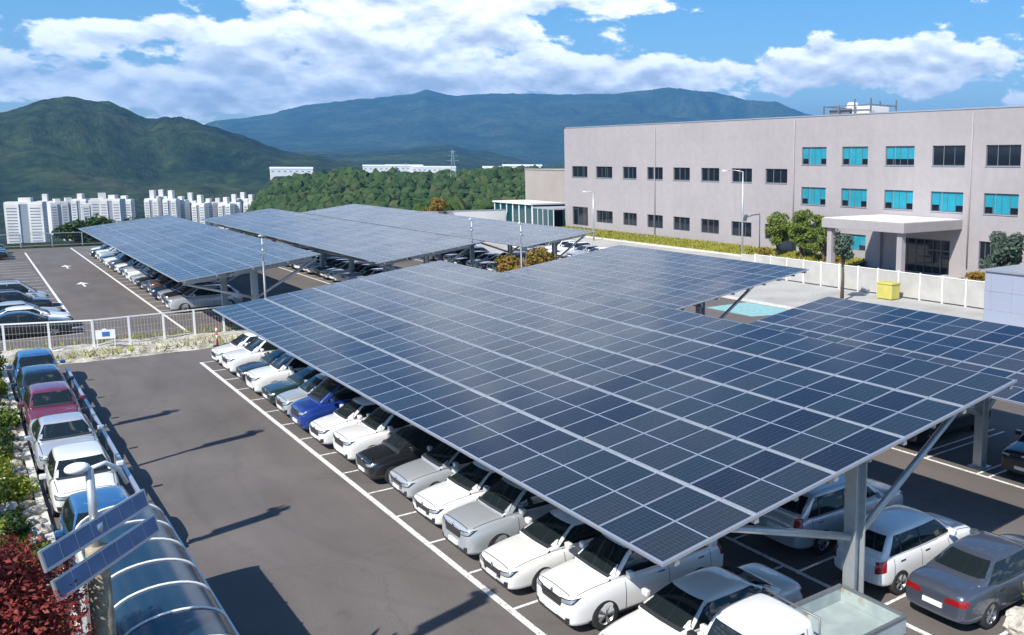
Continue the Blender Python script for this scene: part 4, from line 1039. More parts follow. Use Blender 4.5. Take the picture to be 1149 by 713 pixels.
# ------------------------------------------------------------------ long building
def wall_holes(m, X, ys, zs_, holes, depth=.22, mi=0):
    """wall in the plane x=X facing -x, spanning ys, zs_, with rectangular reveals"""
    Y = sorted({ys[0], ys[1], *[h[0] for h in holes], *[h[1] for h in holes]}); Zs = sorted({zs_[0], zs_[1], *[h[2] for h in holes], *[h[3] for h in holes]})
    for y0, y1 in zip(Y, Y[1:]):
        for z0, z1 in zip(Zs, Zs[1:]):
            cy, cz = (y0+y1)/2, (z0+z1)/2
            if any(h[0] < cy < h[1] and h[2] < cz < h[3] for h in holes): continue
            m.quad((X, y1, z0), (X, y0, z0), (X, y0, z1), (X, y1, z1), mi)
    for a, b, c, d in holes:
        m.quad((X, a, c), (X, b, c), (X+depth, b, c), (X+depth, a, c), mi); m.quad((X, b, d), (X, a, d), (X+depth, a, d), (X+depth, b, d), mi)
        m.quad((X, a, d), (X, a, c), (X+depth, a, c), (X+depth, a, d), mi); m.quad((X, b, c), (X, b, d), (X+depth, b, d), (X+depth, b, c), mi)
BX, BY0, BY1, BH = 71.5, 8.0, 120.0, 15.55
b = thing('office_building', 'long pinkish grey three storey building with rows of dark and turquoise windows', 'building', (BX, BY0, 0)); O = (BX, BY0)
up = [(117.94, 113.61), (111.33, 107.1), (104.49, 101.19), (98.75, 95.25), (92.99, 89.55), (87.31, 83.82), (81.51, 77.93), (75.64, 72.09)]
rt_ = [(69.87, 66.22), (64.01, 60.51), (58.25, 54.69), (52.58, 48.94), (46.74, 43.23)]
extra = [(41.0, 37.4), (35.2, 31.6), (29.4, 25.8), (23.6, 20.0)]
W_ = []
for i, (y1, y0) in enumerate(up):
    W_.append((y0, y1, 8.3, 9.92, 'd'))
    if i > 0: W_.append((y0, y1, 1.86, 3.6, 'd'))
W_.append((113.61, 117.94, 1.15, 3.9, 'd'))
for i, (y1, y0) in enumerate(rt_+extra):
    W_.append((y0, y1, 10.42, 12.3, 't' if i < 2 else ('m' if i == 2 else 'd'))); W_.append((y0, y1, 6.1, 7.98, 't'))
W_ += [(60.5, 64.35, 1.6, 3.25, 't'), (45.3, 47.04, 1.0, 3.6, 'd')]
door = (50.2, 56.2, .12, 3.4)
m = MB(); holes = [(w[0]-BY0, w[1]-BY0, w[2], w[3]) for w in W_]+[(door[0]-BY0, door[1]-BY0, door[2], door[3])]
wall_holes(m, 0, (0, BY1-BY0), (-.2, BH), holes)
D = 46
m.quad((0, BY1-BY0, -.2), (D, BY1-BY0, -.2), (D, BY1-BY0, BH), (0, BY1-BY0, BH)); m.quad((D, 0, -.2), (0, 0, -.2), (0, 0, BH), (D, 0, BH)); m.quad((D, BY1-BY0, -.2), (D, 0, -.2), (D, 0, BH), (D, BY1-BY0, BH))
m.build('wall', M['wall'], b)
m = MB(); m.box(.05, D-.05, .05, BY1-BY0-.05, BH-.7, BH-.55); m.build('roof', M['roof_membrane'], b)
m = MB()
for a in ((-.06, .42, -.06, BY1-BY0+.06), (-.06, D+.06, BY1-BY0-.36, BY1-BY0+.06)): m.box(*a, BH-.002, BH+.12)
m.build('parapet_cap', M['alu'], b)
# panel joints and down pipes
m = MB()
for y in np.arange(3, BY1-BY0, 5.75): m.box(-.008, -.001, y-.012, y+.012, 0, BH-.02)
for z in (5.0, 13.4): m.box(-.008, -.001, 0, BY1-BY0, z-.012, z+.012)
m.build('panel_joint', M['joint'] if 'joint' in M else simple('joint_sealant', (.36, .33, .33), .8), b)
for y in (48.2, 71.0, 96.9): m = MB(); m.tube([(-.1, y-BY0, 1), (-.1, y-BY0, BH-.3)], .07, 8); m.build('down_pipe', M['wall'], b)
for y0, y1, z0, z1, t in W_:
    y0 -= BY0; y1 -= BY0; fr = MB(); f = .07; xx = .14
    fr.box(xx, xx+.07, y0, y1, z0, z0+f); fr.box(xx, xx+.07, y0, y1, z1-f, z1); fr.box(xx, xx+.07, y0, y0+f, z0+f, z1-f); fr.box(xx, xx+.07, y1-f, y1, z0+f, z1-f)
    n = 3 if t == 'd' else 4
    for k in range(1, n): y = y0+(y1-y0)*k/n; fr.box(xx, xx+.06, y-.03, y+.03, z0+f, z1-f)
    w = fr.build('window', M['win_frame'], b)
    pn = MB(); n = 4; zs = .62
    for k in range(n):
        a = y0+f+(y1-y0-2*f)*k/n; c = y0+f+(y1-y0-2*f)*(k+1)/n; x = xx+.035+.004*rnd.random()
        if t == 'd': pn.quad((x, c, z0+f), (x, a, z0+f), (x, a, z1-f), (x, c, z1-f), 0)
        else:
            low = (t == 't' and k in (0, n-1)) or t == 'm'
            zc = z0+f+(z1-z0)*(.30 if low else 0.0)
            if low: pn.quad((x, c, z0+f), (x, a, z0+f), (x, a, zc), (x, c, zc), 0)
            pn.quad((x, c, zc), (x, a, zc), (x, a, z1-f), (x, c, z1-f), 1)
    pn.build('pane', [M['win_dark'], M['win_teal']], w)
    if z0 > 5: sl = MB(); sl.box(-.07, .12, y0-.05, y1+.05, z0-.06, z0-.002); sl.build('sill', M['alu'], w)
# entrance doors
m = MB(); y0, y1 = door[0]-BY0, door[1]-BY0
for k in range(7): y = y0+(y1-y0)*k/6; m.box(.12, .2, y-.04, y+.04, .12, 3.4)
m.box(.12, .2, y0, y1, 2.3, 2.4); m.box(.12, .2, y0, y1, 3.3, 3.4); dr = m.build('entrance_door', M['win_frame'], b)
m = MB(); m.quad((.16, y1, .12), (.16, y0, .12), (.16, y0, 3.4), (.16, y1, 3.4)); m.build('pane', M['win_dark'], dr)
# entrance canopy
m = MB(); m.box(-8.7, -.01, 48.9-BY0, 58.6-BY0, 4.55, 5.45); me = m.mesh('entrance_roof'); bevel_mesh(me, .06, 2); er = link('entrance_roof', me, M['wall'], b)
m = MB(); m.box(-8.55, -.1, 49.05-BY0, 58.45-BY0, 5.452, 5.50); m.build('roof_surface', M['wall_white'], er)
for y in (49.6, 57.9): m = MB(); m.box(-8.35, -7.8, y-.28-BY0, y+.28-BY0, 0, 4.55); m.build('entrance_column', M['wall'], b)
m = MB(); m.box(-8.8, -.02, 48.5-BY0, 59-BY0, 0, .12); m.build('entrance_step', M['concrete'], b)
m = MB(); m.box(-.35, -.02, 58.3-BY0, 60.2-BY0, .1, 4.5); m.build('entrance_side_wall', M['wall'], b)
# roof plant
rp = thing('rooftop_plant', 'steel framed cooling plant on the building roof', 'roof plant', (80, 67.5, BH-.55))
m = MB()
for x in (0, 4.5):
    for y in (0, 2.4, 4.8, 7.2): m.box(x-.08, x+.08, y-.08, y+.08, 0, 2.3 if y > 3 else 2.9)
for z in (1.15, 2.2):
    for x in (0, 4.5): m.box(x-.06, x+.06, 0, 7.2, z-.06, z+.06)
    for y in (0, 7.2): m.box(0, 4.5, y-.06, y+.06, z-.06, z+.06)
m.build('frame', M['galv_dark'], rp)
m = MB(); m.box(.5, 4, .6, 3.2, .3, 2.1); me = m.mesh('chiller'); bevel_mesh(me, .05, 1); link('chiller', me, M['wall_white'], rp)
m = MB(); m.box(.5, 4, 3.6, 6.8, .3, 1.9); me = m.mesh('duct_box'); bevel_mesh(me, .05, 1); link('duct_box', me, M['galv_dark'], rp)
m = MB(); m.tube([(2.2, 4.6, 1.9), (2.2, 4.6, 2.25), (2.2, 4.6, 2.7)], [.8, .8, .55], 16); m.build('fan_cowl', M['wall_white'], rp)

# berm and lawn before the building
m = MB(); vs = []
for y in np.arange(60, 120.1, 3): vs += [(68.2, y, .14), (69.8, y, .42), (71.48, y, .75)]
m.add(vs, [(i*3+j, i*3+j+1, (i+1)*3+j+1, (i+1)*3+j) for i in range(20) for j in range(2)], 0, True)
vs = [(68.2, y, .14) for y in (30, 46.5)]+[(71.48, y, .75) for y in (30, 46.5)]; m.add(vs, [(0, 2, 3, 1)], 0); struct('lawn', m, M['lawn_soil'])
def blades(name, pts, h, w, mat, label, cat='grass'):
    n = len(pts); P_ = np.array(pts, float); a = nr.uniform(0, 2*PI, n); hh = h*nr.uniform(.5, 1.3, n); ww = w*nr.uniform(.7, 1.3, n)
    d = np.stack([np.cos(a), np.sin(a), np.zeros(n)], 1)*ww[:, None]; tip = P_+np.stack([nr.normal(0, .35, n)*hh, nr.normal(0, .35, n)*hh, hh], 1)
    V = np.concatenate([P_-d, P_+d, tip], 0); F = np.stack([np.arange(n), np.arange(n)+n, np.arange(n)+2*n], 1)
    me = bpy.data.meshes.new(name); me.from_pydata(V.tolist(), [], F.tolist()); me.materials.append(mat)
    o = bpy.data.objects.new(name, me); COL.objects.link(o); return tag(o, label, cat, kind='stuff')
pts = []
for _ in range(15000):
    y = rnd.uniform(60.2, 119.8); x = rnd.uniform(68.3, 71.4)
    if rnd.random() < .12: y = rnd.uniform(30, 46.4)
    pts.append((x, y, .14+.61*(x-68.2)/3.28-.02))
blades('lawn_grass', pts, .28, .09, M['grass_y'], 'yellow green lawn grass along the foot of the long building')

# annex, glazed lobby and small structures at the left end
a = thing('annex_building', 'low warm grey annex with an outside stair left of the long building', 'building', (85, 121, 0))
m = MB(); wall_holes(m, 0, (0, 36.5), (-.5, 9.0), [(4, 6, 5.2, 7.2)]); m.quad((0, 36.5, -.5), (25, 36.5, -.5), (25, 36.5, 9.0), (0, 36.5, 9.0)); m.quad((25, 0, -.5), (0, 0, -.5), (0, 0, 9), (25, 0, 9)); m.build('wall', M['wall_warm'], a)
m = MB(); m.box(-.1, 25, -.1, 36.6, 9.0, 9.2); m.build('roof', M['roof_membrane'], a)
m = MB(); m.box(.1, .2, 4, 6, 5.2, 7.2); m.build('window', M['win_dark'], a)
m = MB()
for k in range(12): m.box(-2.2, -.2, 3+.45*k, 3.5+.45*k, .5+.42*k, .58+.42*k)
m.box(-2.2, -.1, 8.4, 11, 5.6, 5.72)
for x in (-2.15,): m.beam((x, 3, .4), (x, 8.5, 5.6), .08, .25); m.beam((x, 3, 1.5), (x, 8.5, 6.7), .05, .05); m.box(x, x+.06, 8.4, 11, 6.6, 6.66); m.box(x, x+.1, 10.9, 11, 0, 5.6)
m.build('outside_stair', M['galv_dark'], a)
a = thing('glazed_lobby', 'dark glazed lobby box at the left corner of the long building', 'glass lobby', (69.5, 119.6, 0))
m = MB(); m.box(0, 5.5, .6, 7, 3.3, 3.5); m.build('roof', M['alu'], a)
m = MB()
for y in (.6, 2.2, 3.8, 5.4, 7): m.box(0, .1, y-.06, y+.06, 0, 3.3)
for x in (1.8, 3.6, 5.4): m.box(x-.06, x+.06, 6.9, 7, 0, 3.3)
m.build('frame', M['wall_white'], a)
m = MB(); m.box(.03, .07, .6, 7, 0, 3.3); m.box(0.1, 5.4, 6.93, 6.97, 0, 3.3); m.build('pane', M['win_teal_dark'], a)
a = thing('glazed_pavilion', 'low dark glazed pavilion with white posts beyond the far canopies', 'pavilion', (70.5, 128.5, 0))
m = MB(); m.box(-.3, 6, -.2, 13.2, 3.7, 3.95); m.build('roof', M['wall_white'], a)
m = MB()
for y in np.arange(0, 13.1, 2.15): m.box(-.08, .12, y-.12, y+.12, 0, 3.7)
m.build('post', M['wall_white'], a)
m = MB(); m.box(0.0, .05, 0, 13, 0, 3.7); m.box(.05, 6, 12.9, 12.95, 0, 3.7); m.box(.05, 6, 0, .05, 0, 3.7); m.build('pane', M['win_teal_dark'], a)
a = thing('white_boundary_wall', 'white boundary wall behind the right far canopy', 'wall', (55, 136.5, 0))
m = MB(); m.box(0, 15, 0, .2, -.3, 2.6); m.build('wall', M['wall_white'], a); m = MB(); m.box(-.05, 15.05, -.05, .25, 2.6, 2.72); m.build('coping', M['alu'], a)
# pale panelled shed at the right edge
a = thing('panelled_shed', 'pale blue grey panelled shed at the right edge behind the dark canopy', 'shed', (50.4, 32.6, 0))
m = MB(); m.box(0, 9, -9, 0, 0, 3.75); 
me = m.mesh('wall'); bevel_mesh(me, .03, 1); link('wall', me, M['shed'], a)
m = MB(); m.box(-.12, 9.1, -9.1, .12, 3.75, 3.88); m.build('roof', M['alu'], a)
m = MB()
for z in (1.3, 2.5): m.box(-.006, 0, -9, 0, z-.02, z+.02); 
for y in np.arange(-8, 0, 1.5): m.box(-.006, 0, y-.015, y+.015, 0, 3.75)
m.build('panel_joint', M['alu'], a)
# ------------------------------------------------------------------ apartments, factories, pylons in the valley
def apt_tower(x, y, w, d, h, rz, label, group, tall=0):
    z = -95; root = thing('apartment_tower', label, 'apartment block', (x, y, z), rz, group); h += 8
    m = MB(); m.box(-w/2, w/2, -d/2, d/2, 0, h); m.box(-w*.16, w*.16, -d*.2, d*.45, h, h+4+tall); m.box(-w*.5, -w*.12, -d/2-1.2, -d/2, 0, h-2); m.box(w*.12, w*.5, -d/2-1.2, -d/2, 0, h-2)
    m.build('wall', M['apt'], root)
    m = MB(); n = int(h/3)
    for k in range(3, n):
        zz = 3*k
        for a, b_ in ((-w*.44, -w*.17), (w*.17, w*.44)): m.box(a, b_, -d/2-1.26, -d/2-1.202, zz-2.2, zz-.8)
    m.box(-w*.11, w*.11, -d/2-.06, -d/2-.002, 12, h-2)
    for k in range(3, n, 1): m.box(w/2+.002, w/2+.06, -d*.15, d*.15, 3*k-2.1, 3*k-.9)
    m.build('window_band', M['apt_glazing'], root)
def polar(az, r): return r*math.sin(math.radians(az)), r*math.cos(math.radians(az))
GA = 'apartment towers left of the far canopy'; GB = 'apartment towers above the far canopy'
A = [(2.62, 1150, 32, 54, 'large plain white apartment block, leftmost and nearest'), (3.45, 1320, 15, 46, 'narrow shaded tower right behind the large plain block'),
     (3.95, 1300, 17, 50, 'slim pale tower with a tall lift head between two lower ones'), (4.45, 1330, 19, 47, 'pale tower fourth from the left'), (4.98, 1290, 15, 51, 'slim white tower just left of the tallest pair'),
     (5.45, 1250, 18, 50, 'white tower fifth left of the gap between the two estates'), (5.95, 1210, 22, 52, 'broad white tower of the tallest group'), (6.42, 1200, 20, 54, 'tallest white tower left of the gap'), (6.95, 1260, 17, 54, 'greyish tower last before the gap')]
for i, (az, r, w, h, lb) in enumerate(A):
    az += .28-.02*i; h += rnd.choice([-3, 0, 2]) if i else 0
    x, y = polar(az, r); apt_tower(x, y, w, 13, h, math.radians(-az+rnd.uniform(-25, 15)), lb, GA, tall=rnd.choice([0, 2, 4]))
# low white buildings at the foot of the towers
for az, r, w, h, lb in [(3.0, 1120, 40, 10, 'low white block at the foot of the large plain apartment block'), (4.9, 1130, 22, 12, 'low white block below the slim towers')]:
    x, y = polar(az, r); z = -84; root = thing('low_block', lb, 'building', (x, y, z-10), math.radians(-az))
    m = MB(); m.box(-w/2, w/2, -6, 6, 0, h+10); m.build('wall', M['apt'], root); m = MB(); m.box(-w/2-.4, w/2+.4, -6.4, 6.4, h+10, h+10.8); m.build('roof', M['factory'], root)
Bz = [(8.35, 52), (8.75, 54), (9.2, 52), (9.65, 50), (10.1, 48), (10.55, 46), (10.95, 46), (11.4, 46), (11.8, 45), (12.2, 46), (12.65, 50), (13.05, 46), (13.45, 50)]
for i, (az, h) in enumerate(Bz):
    x, y = polar(az, 1300+18*math.sin(i*2.1)); apt_tower(x, y, 14.5, 12, h-2, math.radians(-az-18+rnd.uniform(-9, 9)), f'cream tower, {ORD[i]} from the left in the estate above the far canopies', GB, tall=rnd.choice([0, 1, 4, 6]))
FACS = [(15.2, 1500, 58, 11, 'pale factory shed at the left end of the valley industry'), (17.7, 1380, 62, 9, 'long low white factory hall with a flat roof'), (19.9, 1600, 50, 12, 'pale green factory hall beside the long white one'),
        (21.3, 1620, 60, 13, 'pale factory hall in the middle of the valley'), (23.0, 1600, 70, 10, 'long thin white factory hall'), (26.6, 1500, 40, 10, 'white factory shed near the mid distance hill'), (28.2, 1450, 60, 14, 'pink roofed factory just left of the annex')]
for az, r, w, h, lb in FACS:
    x, y = polar(az, r); z = terrain(x, y)
    root = thing('factory_hall', lb, 'factory', (x, y, z-6), math.radians(-az), 'factory halls in the valley')
    m = MB(); m.box(-w/2, w/2, -12, 12, 0, h+6); m.build('wall', M['factory'], root)
    m = MB(); ww = w/2+.5; hh = h+6; m.add([(-ww, -12.5, hh), (ww, -12.5, hh), (ww, 0, hh+2.6), (-ww, 0, hh+2.6), (ww, 12.5, hh), (-ww, 12.5, hh)], [(0, 1, 2, 3), (3, 2, 4, 5), (0, 3, 5), (1, 4, 2)]); m.build('roof', M['factory'], root)
    m = MB()
    for k in range(int(w/8)): q = -w/2+4+8*k; m.box(q-1.6, q+1.6, -12.1, -12.01, hh-5, hh-3)
    m.build('window_band', M['apt_glazing'], root)
    # a belt of trees at the foot
def pylon(az, r, h, label):
    x, y = polar(az, r); z = terrain(x, y); root = thing('power_pylon', label, 'pylon', (x, y, z-1), math.radians(-az), 'lattice pylons on the ridge')
    m = MB(); w = h*.09
    for sx in (-1, 1):
        for sy in (-1, 1): m.beam((sx*w, sy*w, 0), (sx*.35, sy*.35, h), .2, .2)
    for k in range(7):
        z0 = h*k/7; z1 = h*(k+1)/7; a = w*(1-k/7)+.35; c = w*(1-(k+1)/7)+.35
        for sy in (-1, 1): m.beam((-a, sy*a, z0), (c, sy*c, z1), .1, .1); m.beam((a, sy*a, z0), (-c, sy*c, z1), .1, .1)
    m.build('lattice', M['galv'], root)
    m = MB()
    for z_, l in ((h*.72, h*.16), (h*.84, h*.13), (h*.95, h*.1)): m.beam((-l, 0, z_), (l, 0, z_), .2, .2)
    m.build('cross_arm', M['galv'], root)
pylon(24.1, 640, 25, 'taller lattice pylon on the wooded ridge'); pylon(21.4, 1150, 34, 'thin distant lattice pylon left of the taller one')

# ------------------------------------------------------------------ vegetation
def leaf_cloud(clumps, n, size, flat=.0):
    """clumps: (x,y,z,rx,ry,rz); quads scattered through the outer part of each clump"""
    C = np.array(clumps); wts = C[:, 3]*C[:, 4]*C[:, 5]; wts = wts**(2/3); wts /= wts.sum(); k = nr.choice(len(C), n, p=wts)
    d = nr.normal(size=(n, 3)); d /= np.linalg.norm(d, axis=1)[:, None]; rr = nr.uniform(.45, 1.0, n)**.6
    rr *= 1+.18*np.sin(d[:, 0]*5+k)*np.cos(d[:, 1]*4+k*2)
    p = C[k, :3]+d*C[k, 3:6]*rr[:, None]
    nn = d*.7+nr.normal(size=(n, 3))*.8+np.array([0, 0, .35]); nn /= np.linalg.norm(nn, axis=1)[:, None]
    t = np.cross(nn, nr.normal(size=(n, 3))); t /= np.linalg.norm(t, axis=1)[:, None]; u = np.cross(nn, t)
    s = size*nr.uniform(.6, 1.35, n)[:, None]; a = p-t*s; b_ = p+u*s*.55; c = p+t*s; e = p-u*s*.55
    V = np.stack([a, b_, c, e], 1).reshape(-1, 3); F = np.arange(n*4).reshape(-1, 4)
    return V, F
def np_obj(name, V, F, mat, parent=None):
    me = bpy.data.meshes.new(name); me.from_pydata(V.tolist(), [], F.tolist()); me.materials.append(mat); o = bpy.data.objects.new(name, me); COL.objects.link(o)
    if parent: o.parent = parent
    return o
def tree(name, label, x, y, h, cr, n, size, mat, group=None, trunk_h=None, r=.12, z=0, nclump=16, cat='tree', shape=1.0, lean=(0, 0)):
    root = thing(name, label, cat, (x, y, z), 0, group); th = trunk_h if trunk_h is not None else h*.45
    m = MB(); m.tube([(0, 0, 0), (lean[0]*.3+.05, lean[1]*.3, th*.6), (lean[0]*.6, lean[1]*.6+.05, th), (lean[0], lean[1], h*.85)], [r*1.3, r, r*.8, r*.25], 9)
    cl = []
    cz = (th+h)/2+.1; hz = (h-th)/2+.15
    for k in range(nclump):
        a = rnd.uniform(0, 2*PI); q = rnd.random()**.5*.72; zz = rnd.uniform(-.85, .85); q *= math.sqrt(max(.1, 1-zz*zz*.8))
        s = rnd.uniform(.26, .46)*cr*shape; cl.append((lean[0]+q*cr*math.cos(a), lean[1]+q*cr*math.sin(a), cz+zz*hz*.8, s, s, s*.75))
        if k < 9: m.tube([(lean[0]*.5, lean[1]*.5, th*rnd.uniform(.7, 1)), ((lean[0]+cl[-1][0])/2, (lean[1]+cl[-1][1])/2, (th+cl[-1][2])/2), cl[-1][:3]], [r*.5, r*.3, r*.1], 6)
    m.build('trunk', M['bark'], root)
    V, F = leaf_cloud(cl, n, size); np_obj('crown', V, F, mat, root); return root
# three cloud pruned trees before the facade
for i, (y, lb) in enumerate([(71.2, 'leftmost of the three rounded trees standing before the building facade'), (67.6, 'middle one of the three rounded trees before the building facade'), (64.3, 'rounded tree nearest the entrance, rightmost of the three')]):
    tree('pruned_tree', lb, 69.3, y, 5.4+.3*math.sin(i*3), 1.72, 5600, .13, M['leaf_cloud'], 'rounded trees before the facade', trunk_h=.8, r=.16, nclump=20, z=.25)
tree('pruned_tree', 'rounded tree right of the entrance canopy, before the facade', 66.9, 41.3, 5.0, 2.0, 5200, .15, M['leaf_grey'], None, trunk_h=1.0, r=.16, z=.1)
tree('small_pine', 'small grey green pine on a bare straight trunk before the entrance', 52.0, 46.2, 4.9, 1.15, 2200, .12, M['leaf_grey'], None, trunk_h=3.3, r=.12, shape=1.1)
tree('autumn_tree', 'green and rusty autumn tree in the gap between the front and far canopies', 32.6, 60.5, 4.3, 2.3, 6500, .13, M['leaf_yellow'], None, trunk_h=.9, r=.14)
tree('autumn_tree', 'yellow orange autumn tree beyond the right far canopy', 58.5, 138.0, 5.2, 2.6, 3200, .2, M['leaf_yellow'], None, trunk_h=1.2, r=.16)
for x, y, h, c, lb in [(-1.0, 137, 3.0, 2.4, 'dark bushy tree left of the second lane at its far end'), (12.5, 138, 2.6, 3.6, 'low wide dark green tree beside the far corner of the far left canopy'), (18.0, 139, 2.4, 3.0, 'low dark green tree behind the far left canopy')]:
    tree('bushy_tree', lb, x, y, h, c, 3200, .22, M['leaf_dark'], 'dark bushy trees at the edge of the site', trunk_h=.4, r=.15)
for x, y, lb in [(68.9, 45.3, 'flowering yellow shrub right of the entrance step'), (69.4, 62.6, 'olive shrub under the turquoise ground floor window'), (69.2, 73.5, 'low olive shrub left of the rounded trees')]:
    root = thing('low_shrub', lb, 'shrub', (x, y, .2), 0, 'low shrubs on the lawn'); V, F = leaf_cloud([(rnd.uniform(-.5, .5), rnd.uniform(-.8, .8), rnd.uniform(.3, .6), .5, .6, .45) for _ in range(6)], 900, .12); np_obj('foliage', V, F, M['leaf_yellow'], root)

# red maple at the lower left
tree('red_maple', 'dark red maple filling the lower left corner', -.95, 16.0, 5.0, 2.2, 64000, .042, M['leaf_red'], None, trunk_h=1.5, r=.11, nclump=34)
tree('red_maple', 'rusty red and olive maple behind the dark red one, left edge', -.55, 19.6, 4.4, 1.6, 28000, .048, M['leaf_rust'], None, trunk_h=.9, r=.09, nclump=20)

# planted bank: ground, boulders, shrubs, grass
def bank_z(x, y):
    t = (1.2-x); return -.03 if t < 0 else min(1.3, .30*t)+.12*noise.noise(Vector((x*.8, y*.5, 2)))*min(1, t)
m = MB(); vs = []; xs = np.linspace(1.28, -30, 40); ys = np.linspace(2, 57, 70)
for x in xs:
    for y in ys: vs.append((x, y, bank_z(x, y)))
n = len(ys); m.add(vs, [(i*n+j, i*n+j+1, (i+1)*n+j+1, (i+1)*n+j) for i in range(len(xs)-1) for j in range(n-1)], 0, True); struct('bank', m, M['soil'])
def boulder(x, y, z, s, label, group):
    bm = bmesh.new(); bmesh.ops.create_icosphere(bm, subdivisions=3, radius=1); sd = rnd.random()*50
    for v in bm.verts:
        q = noise.noise(v.co*1.3+Vector((sd, 0, 0)))*.45+noise.noise(v.co*3.1+Vector((0, sd, 0)))*.15
        c = noise.cell(v.co*1.1+Vector((sd, sd, 0)))*.12
        v.co = v.co*(1+q+c); v.co = Vector((v.co.x*s[0], v.co.y*s[1], v.co.z*s[2]))
    me = bpy.data.meshes.new('boulder'); bm.to_mesh(me); bm.free()
    o = link('boulder', me, M['rock'], None, (x, y, z), (0, 0, rnd.uniform(0, 6))); return tag(o, label, 'boulder', group)
GR = 'pale boulders edging the planted bank'
NEAR = ['beside the shelter', 'beside the near blue hatchback', 'beside the white hatchback', 'beside the silver sedan', 'beside the dark pink hatchback', 'beside the navy hatchback', 'beside the far blue hatchback']
y = 24.6; i = 0; cnt = {}
while y < 55:
    z_ = NEAR[0] if y < 25 else NEAR[1] if y < 30.5 else NEAR[2] if y < 35.6 else NEAR[3] if y < 40.6 else NEAR[4] if y < 45.5 else NEAR[5] if y < 50 else NEAR[6]
    cnt[z_] = cnt.get(z_, 0)+1; s = rnd.uniform(.17, .30)
    boulder(1.05+rnd.uniform(-.15, .12), y, .12, (s, s*1.15, s*.75), f'lower row boulder {z_}, {ORD[cnt[z_]-1]} from the near end', GR); y += s*2.2+rnd.uniform(.1, .5)
y = 25.5; cnt = {}
while y < 50:
    z_ = NEAR[1] if y < 30.5 else NEAR[2] if y < 35.6 else NEAR[3] if y < 40.6 else NEAR[4] if y < 45.5 else NEAR[5]
    cnt[z_] = cnt.get(z_, 0)+1; s = rnd.uniform(.16, .34)
    boulder(.25+rnd.uniform(-.4, .35), y, .38, (s, s*1.1, s*.7), f'small boulder up the bank {z_}, {ORD[cnt[z_]-1]} from the near end', 'smaller boulders higher up the planted bank'); y += rnd.uniform(.9, 1.9)
mats_ = ['leaf_lime', 'leaf_green', 'leaf_green', 'leaf_dark']
SH = [(.3, 22.6, .9, 'leaf_green', 'bright green shrub behind the rusty maple'), (-.9, 24.6, 1.2, 'leaf_dark', 'dark green shrub on the bank left of the near blue hatchback'), (.45, 26.4, .7, 'leaf_green', 'small green shrub between boulders beside the near blue hatchback'),
      (-.6, 28.3, 1.2, 'leaf_lime', 'lime green shrub on the bank beside the white hatchback'), (.5, 30.8, .55, 'leaf_dark', 'low dark shrub beside the rear of the white hatchback'), (-.7, 32.6, 1.3, 'leaf_green', 'large green shrub on the bank level with the silver sedan'),
      (-.2, 36.0, 1.1, 'leaf_lime', 'yellowish green shrub beside the silver sedan'), (.3, 39.2, .8, 'leaf_dark', 'dark shrub above the boulders behind the silver sedan'), (-.5, 42.0, 1.2, 'leaf_lime', 'lime green shrub beside the dark pink hatchback'),
      (.3, 45.2, .9, 'leaf_green', 'green shrub between the boulders beside the navy hatchback'), (-.3, 48.2, 1.2, 'leaf_lime', 'broad lime shrub left of the navy hatchback'), (.2, 51.6, 1.1, 'leaf_green', 'green shrub beside the far blue hatchback'), (.4, 55.2, 1.3, 'leaf_dark', 'dark green shrub at the corner of the white fence'),
      (.75, 28.0, .6, 'leaf_green', 'low green shrub growing over the boulders beside the near blue hatchback'), (.8, 34.2, .65, 'leaf_lime', 'low lime shrub at the kerb beside the white hatchback'), (.75, 43.6, .7, 'leaf_green', 'low green shrub at the kerb beside the dark pink hatchback'), (.7, 49.9, .75, 'leaf_lime', 'low lime shrub at the kerb beside the far blue hatchback')]
for x, y, s, mt, lb in SH:
    root = thing('shrub', lb, 'shrub', (x, y, max(0, bank_z(x, y))), 0, 'shrubs on the planted bank')
    cl = [(rnd.uniform(-.6, .6)*s, rnd.uniform(-.9, .9)*s, rnd.uniform(.2, .7)*s, .45*s, .5*s, .4*s) for _ in range(9)]
    V, F = leaf_cloud(cl, int(2600*s), .065); np_obj('foliage', V, F, M[mt], root)
    m = MB()
    for c in cl[:5]: m.tube([(0, 0, 0), (c[0]*.5, c[1]*.5, c[2]*.6), c[:3]], [.025, .018, .008], 5)
    m.build('stem', M['bark'], root)
pts = []
for _ in range(60000):
    y = rnd.uniform(12, 56.5); x = 1.15-rnd.random()**1.2*5; pts.append((x, y, bank_z(x, y)-.01))
blades('bank_grass', pts, .22, .028, M['grass'], 'green grass and ground cover on the planted bank')
pts = []
for _ in range(900):
    x = rnd.uniform(-3, 13); pts.append((x, rnd.choice([57.0, 58.0, 61.2])+rnd.uniform(-.4, .4), .18))
blades('dry_grass', pts, .3, .04, M['grass_y'], 'dry tufts on the rubble strip under the white fence')
# shrub and boulder at the lower right corner
root = thing('shrub', 'round lime green shrub at the lower right corner beside the dark grey sedan', 'shrub', (18.45, 10.0, 0)); V, F = leaf_cloud([(0, 0, .75, .42, .42, .42), (-.15, -.35, .5, .4, .4, .4), (.2, .1, .35, .4, .4, .3)], 1900, .05); np_obj('foliage', V, F, M['leaf_lime'], root)
m = MB(); m.tube([(0, 0, 0), (0, 0, .6)], .03, 6); m.build('stem', M['bark'], root)
boulder(17.75, 10.05, .15, (.4, .5, .32), 'pale boulder under the shrub at the lower right corner', None)

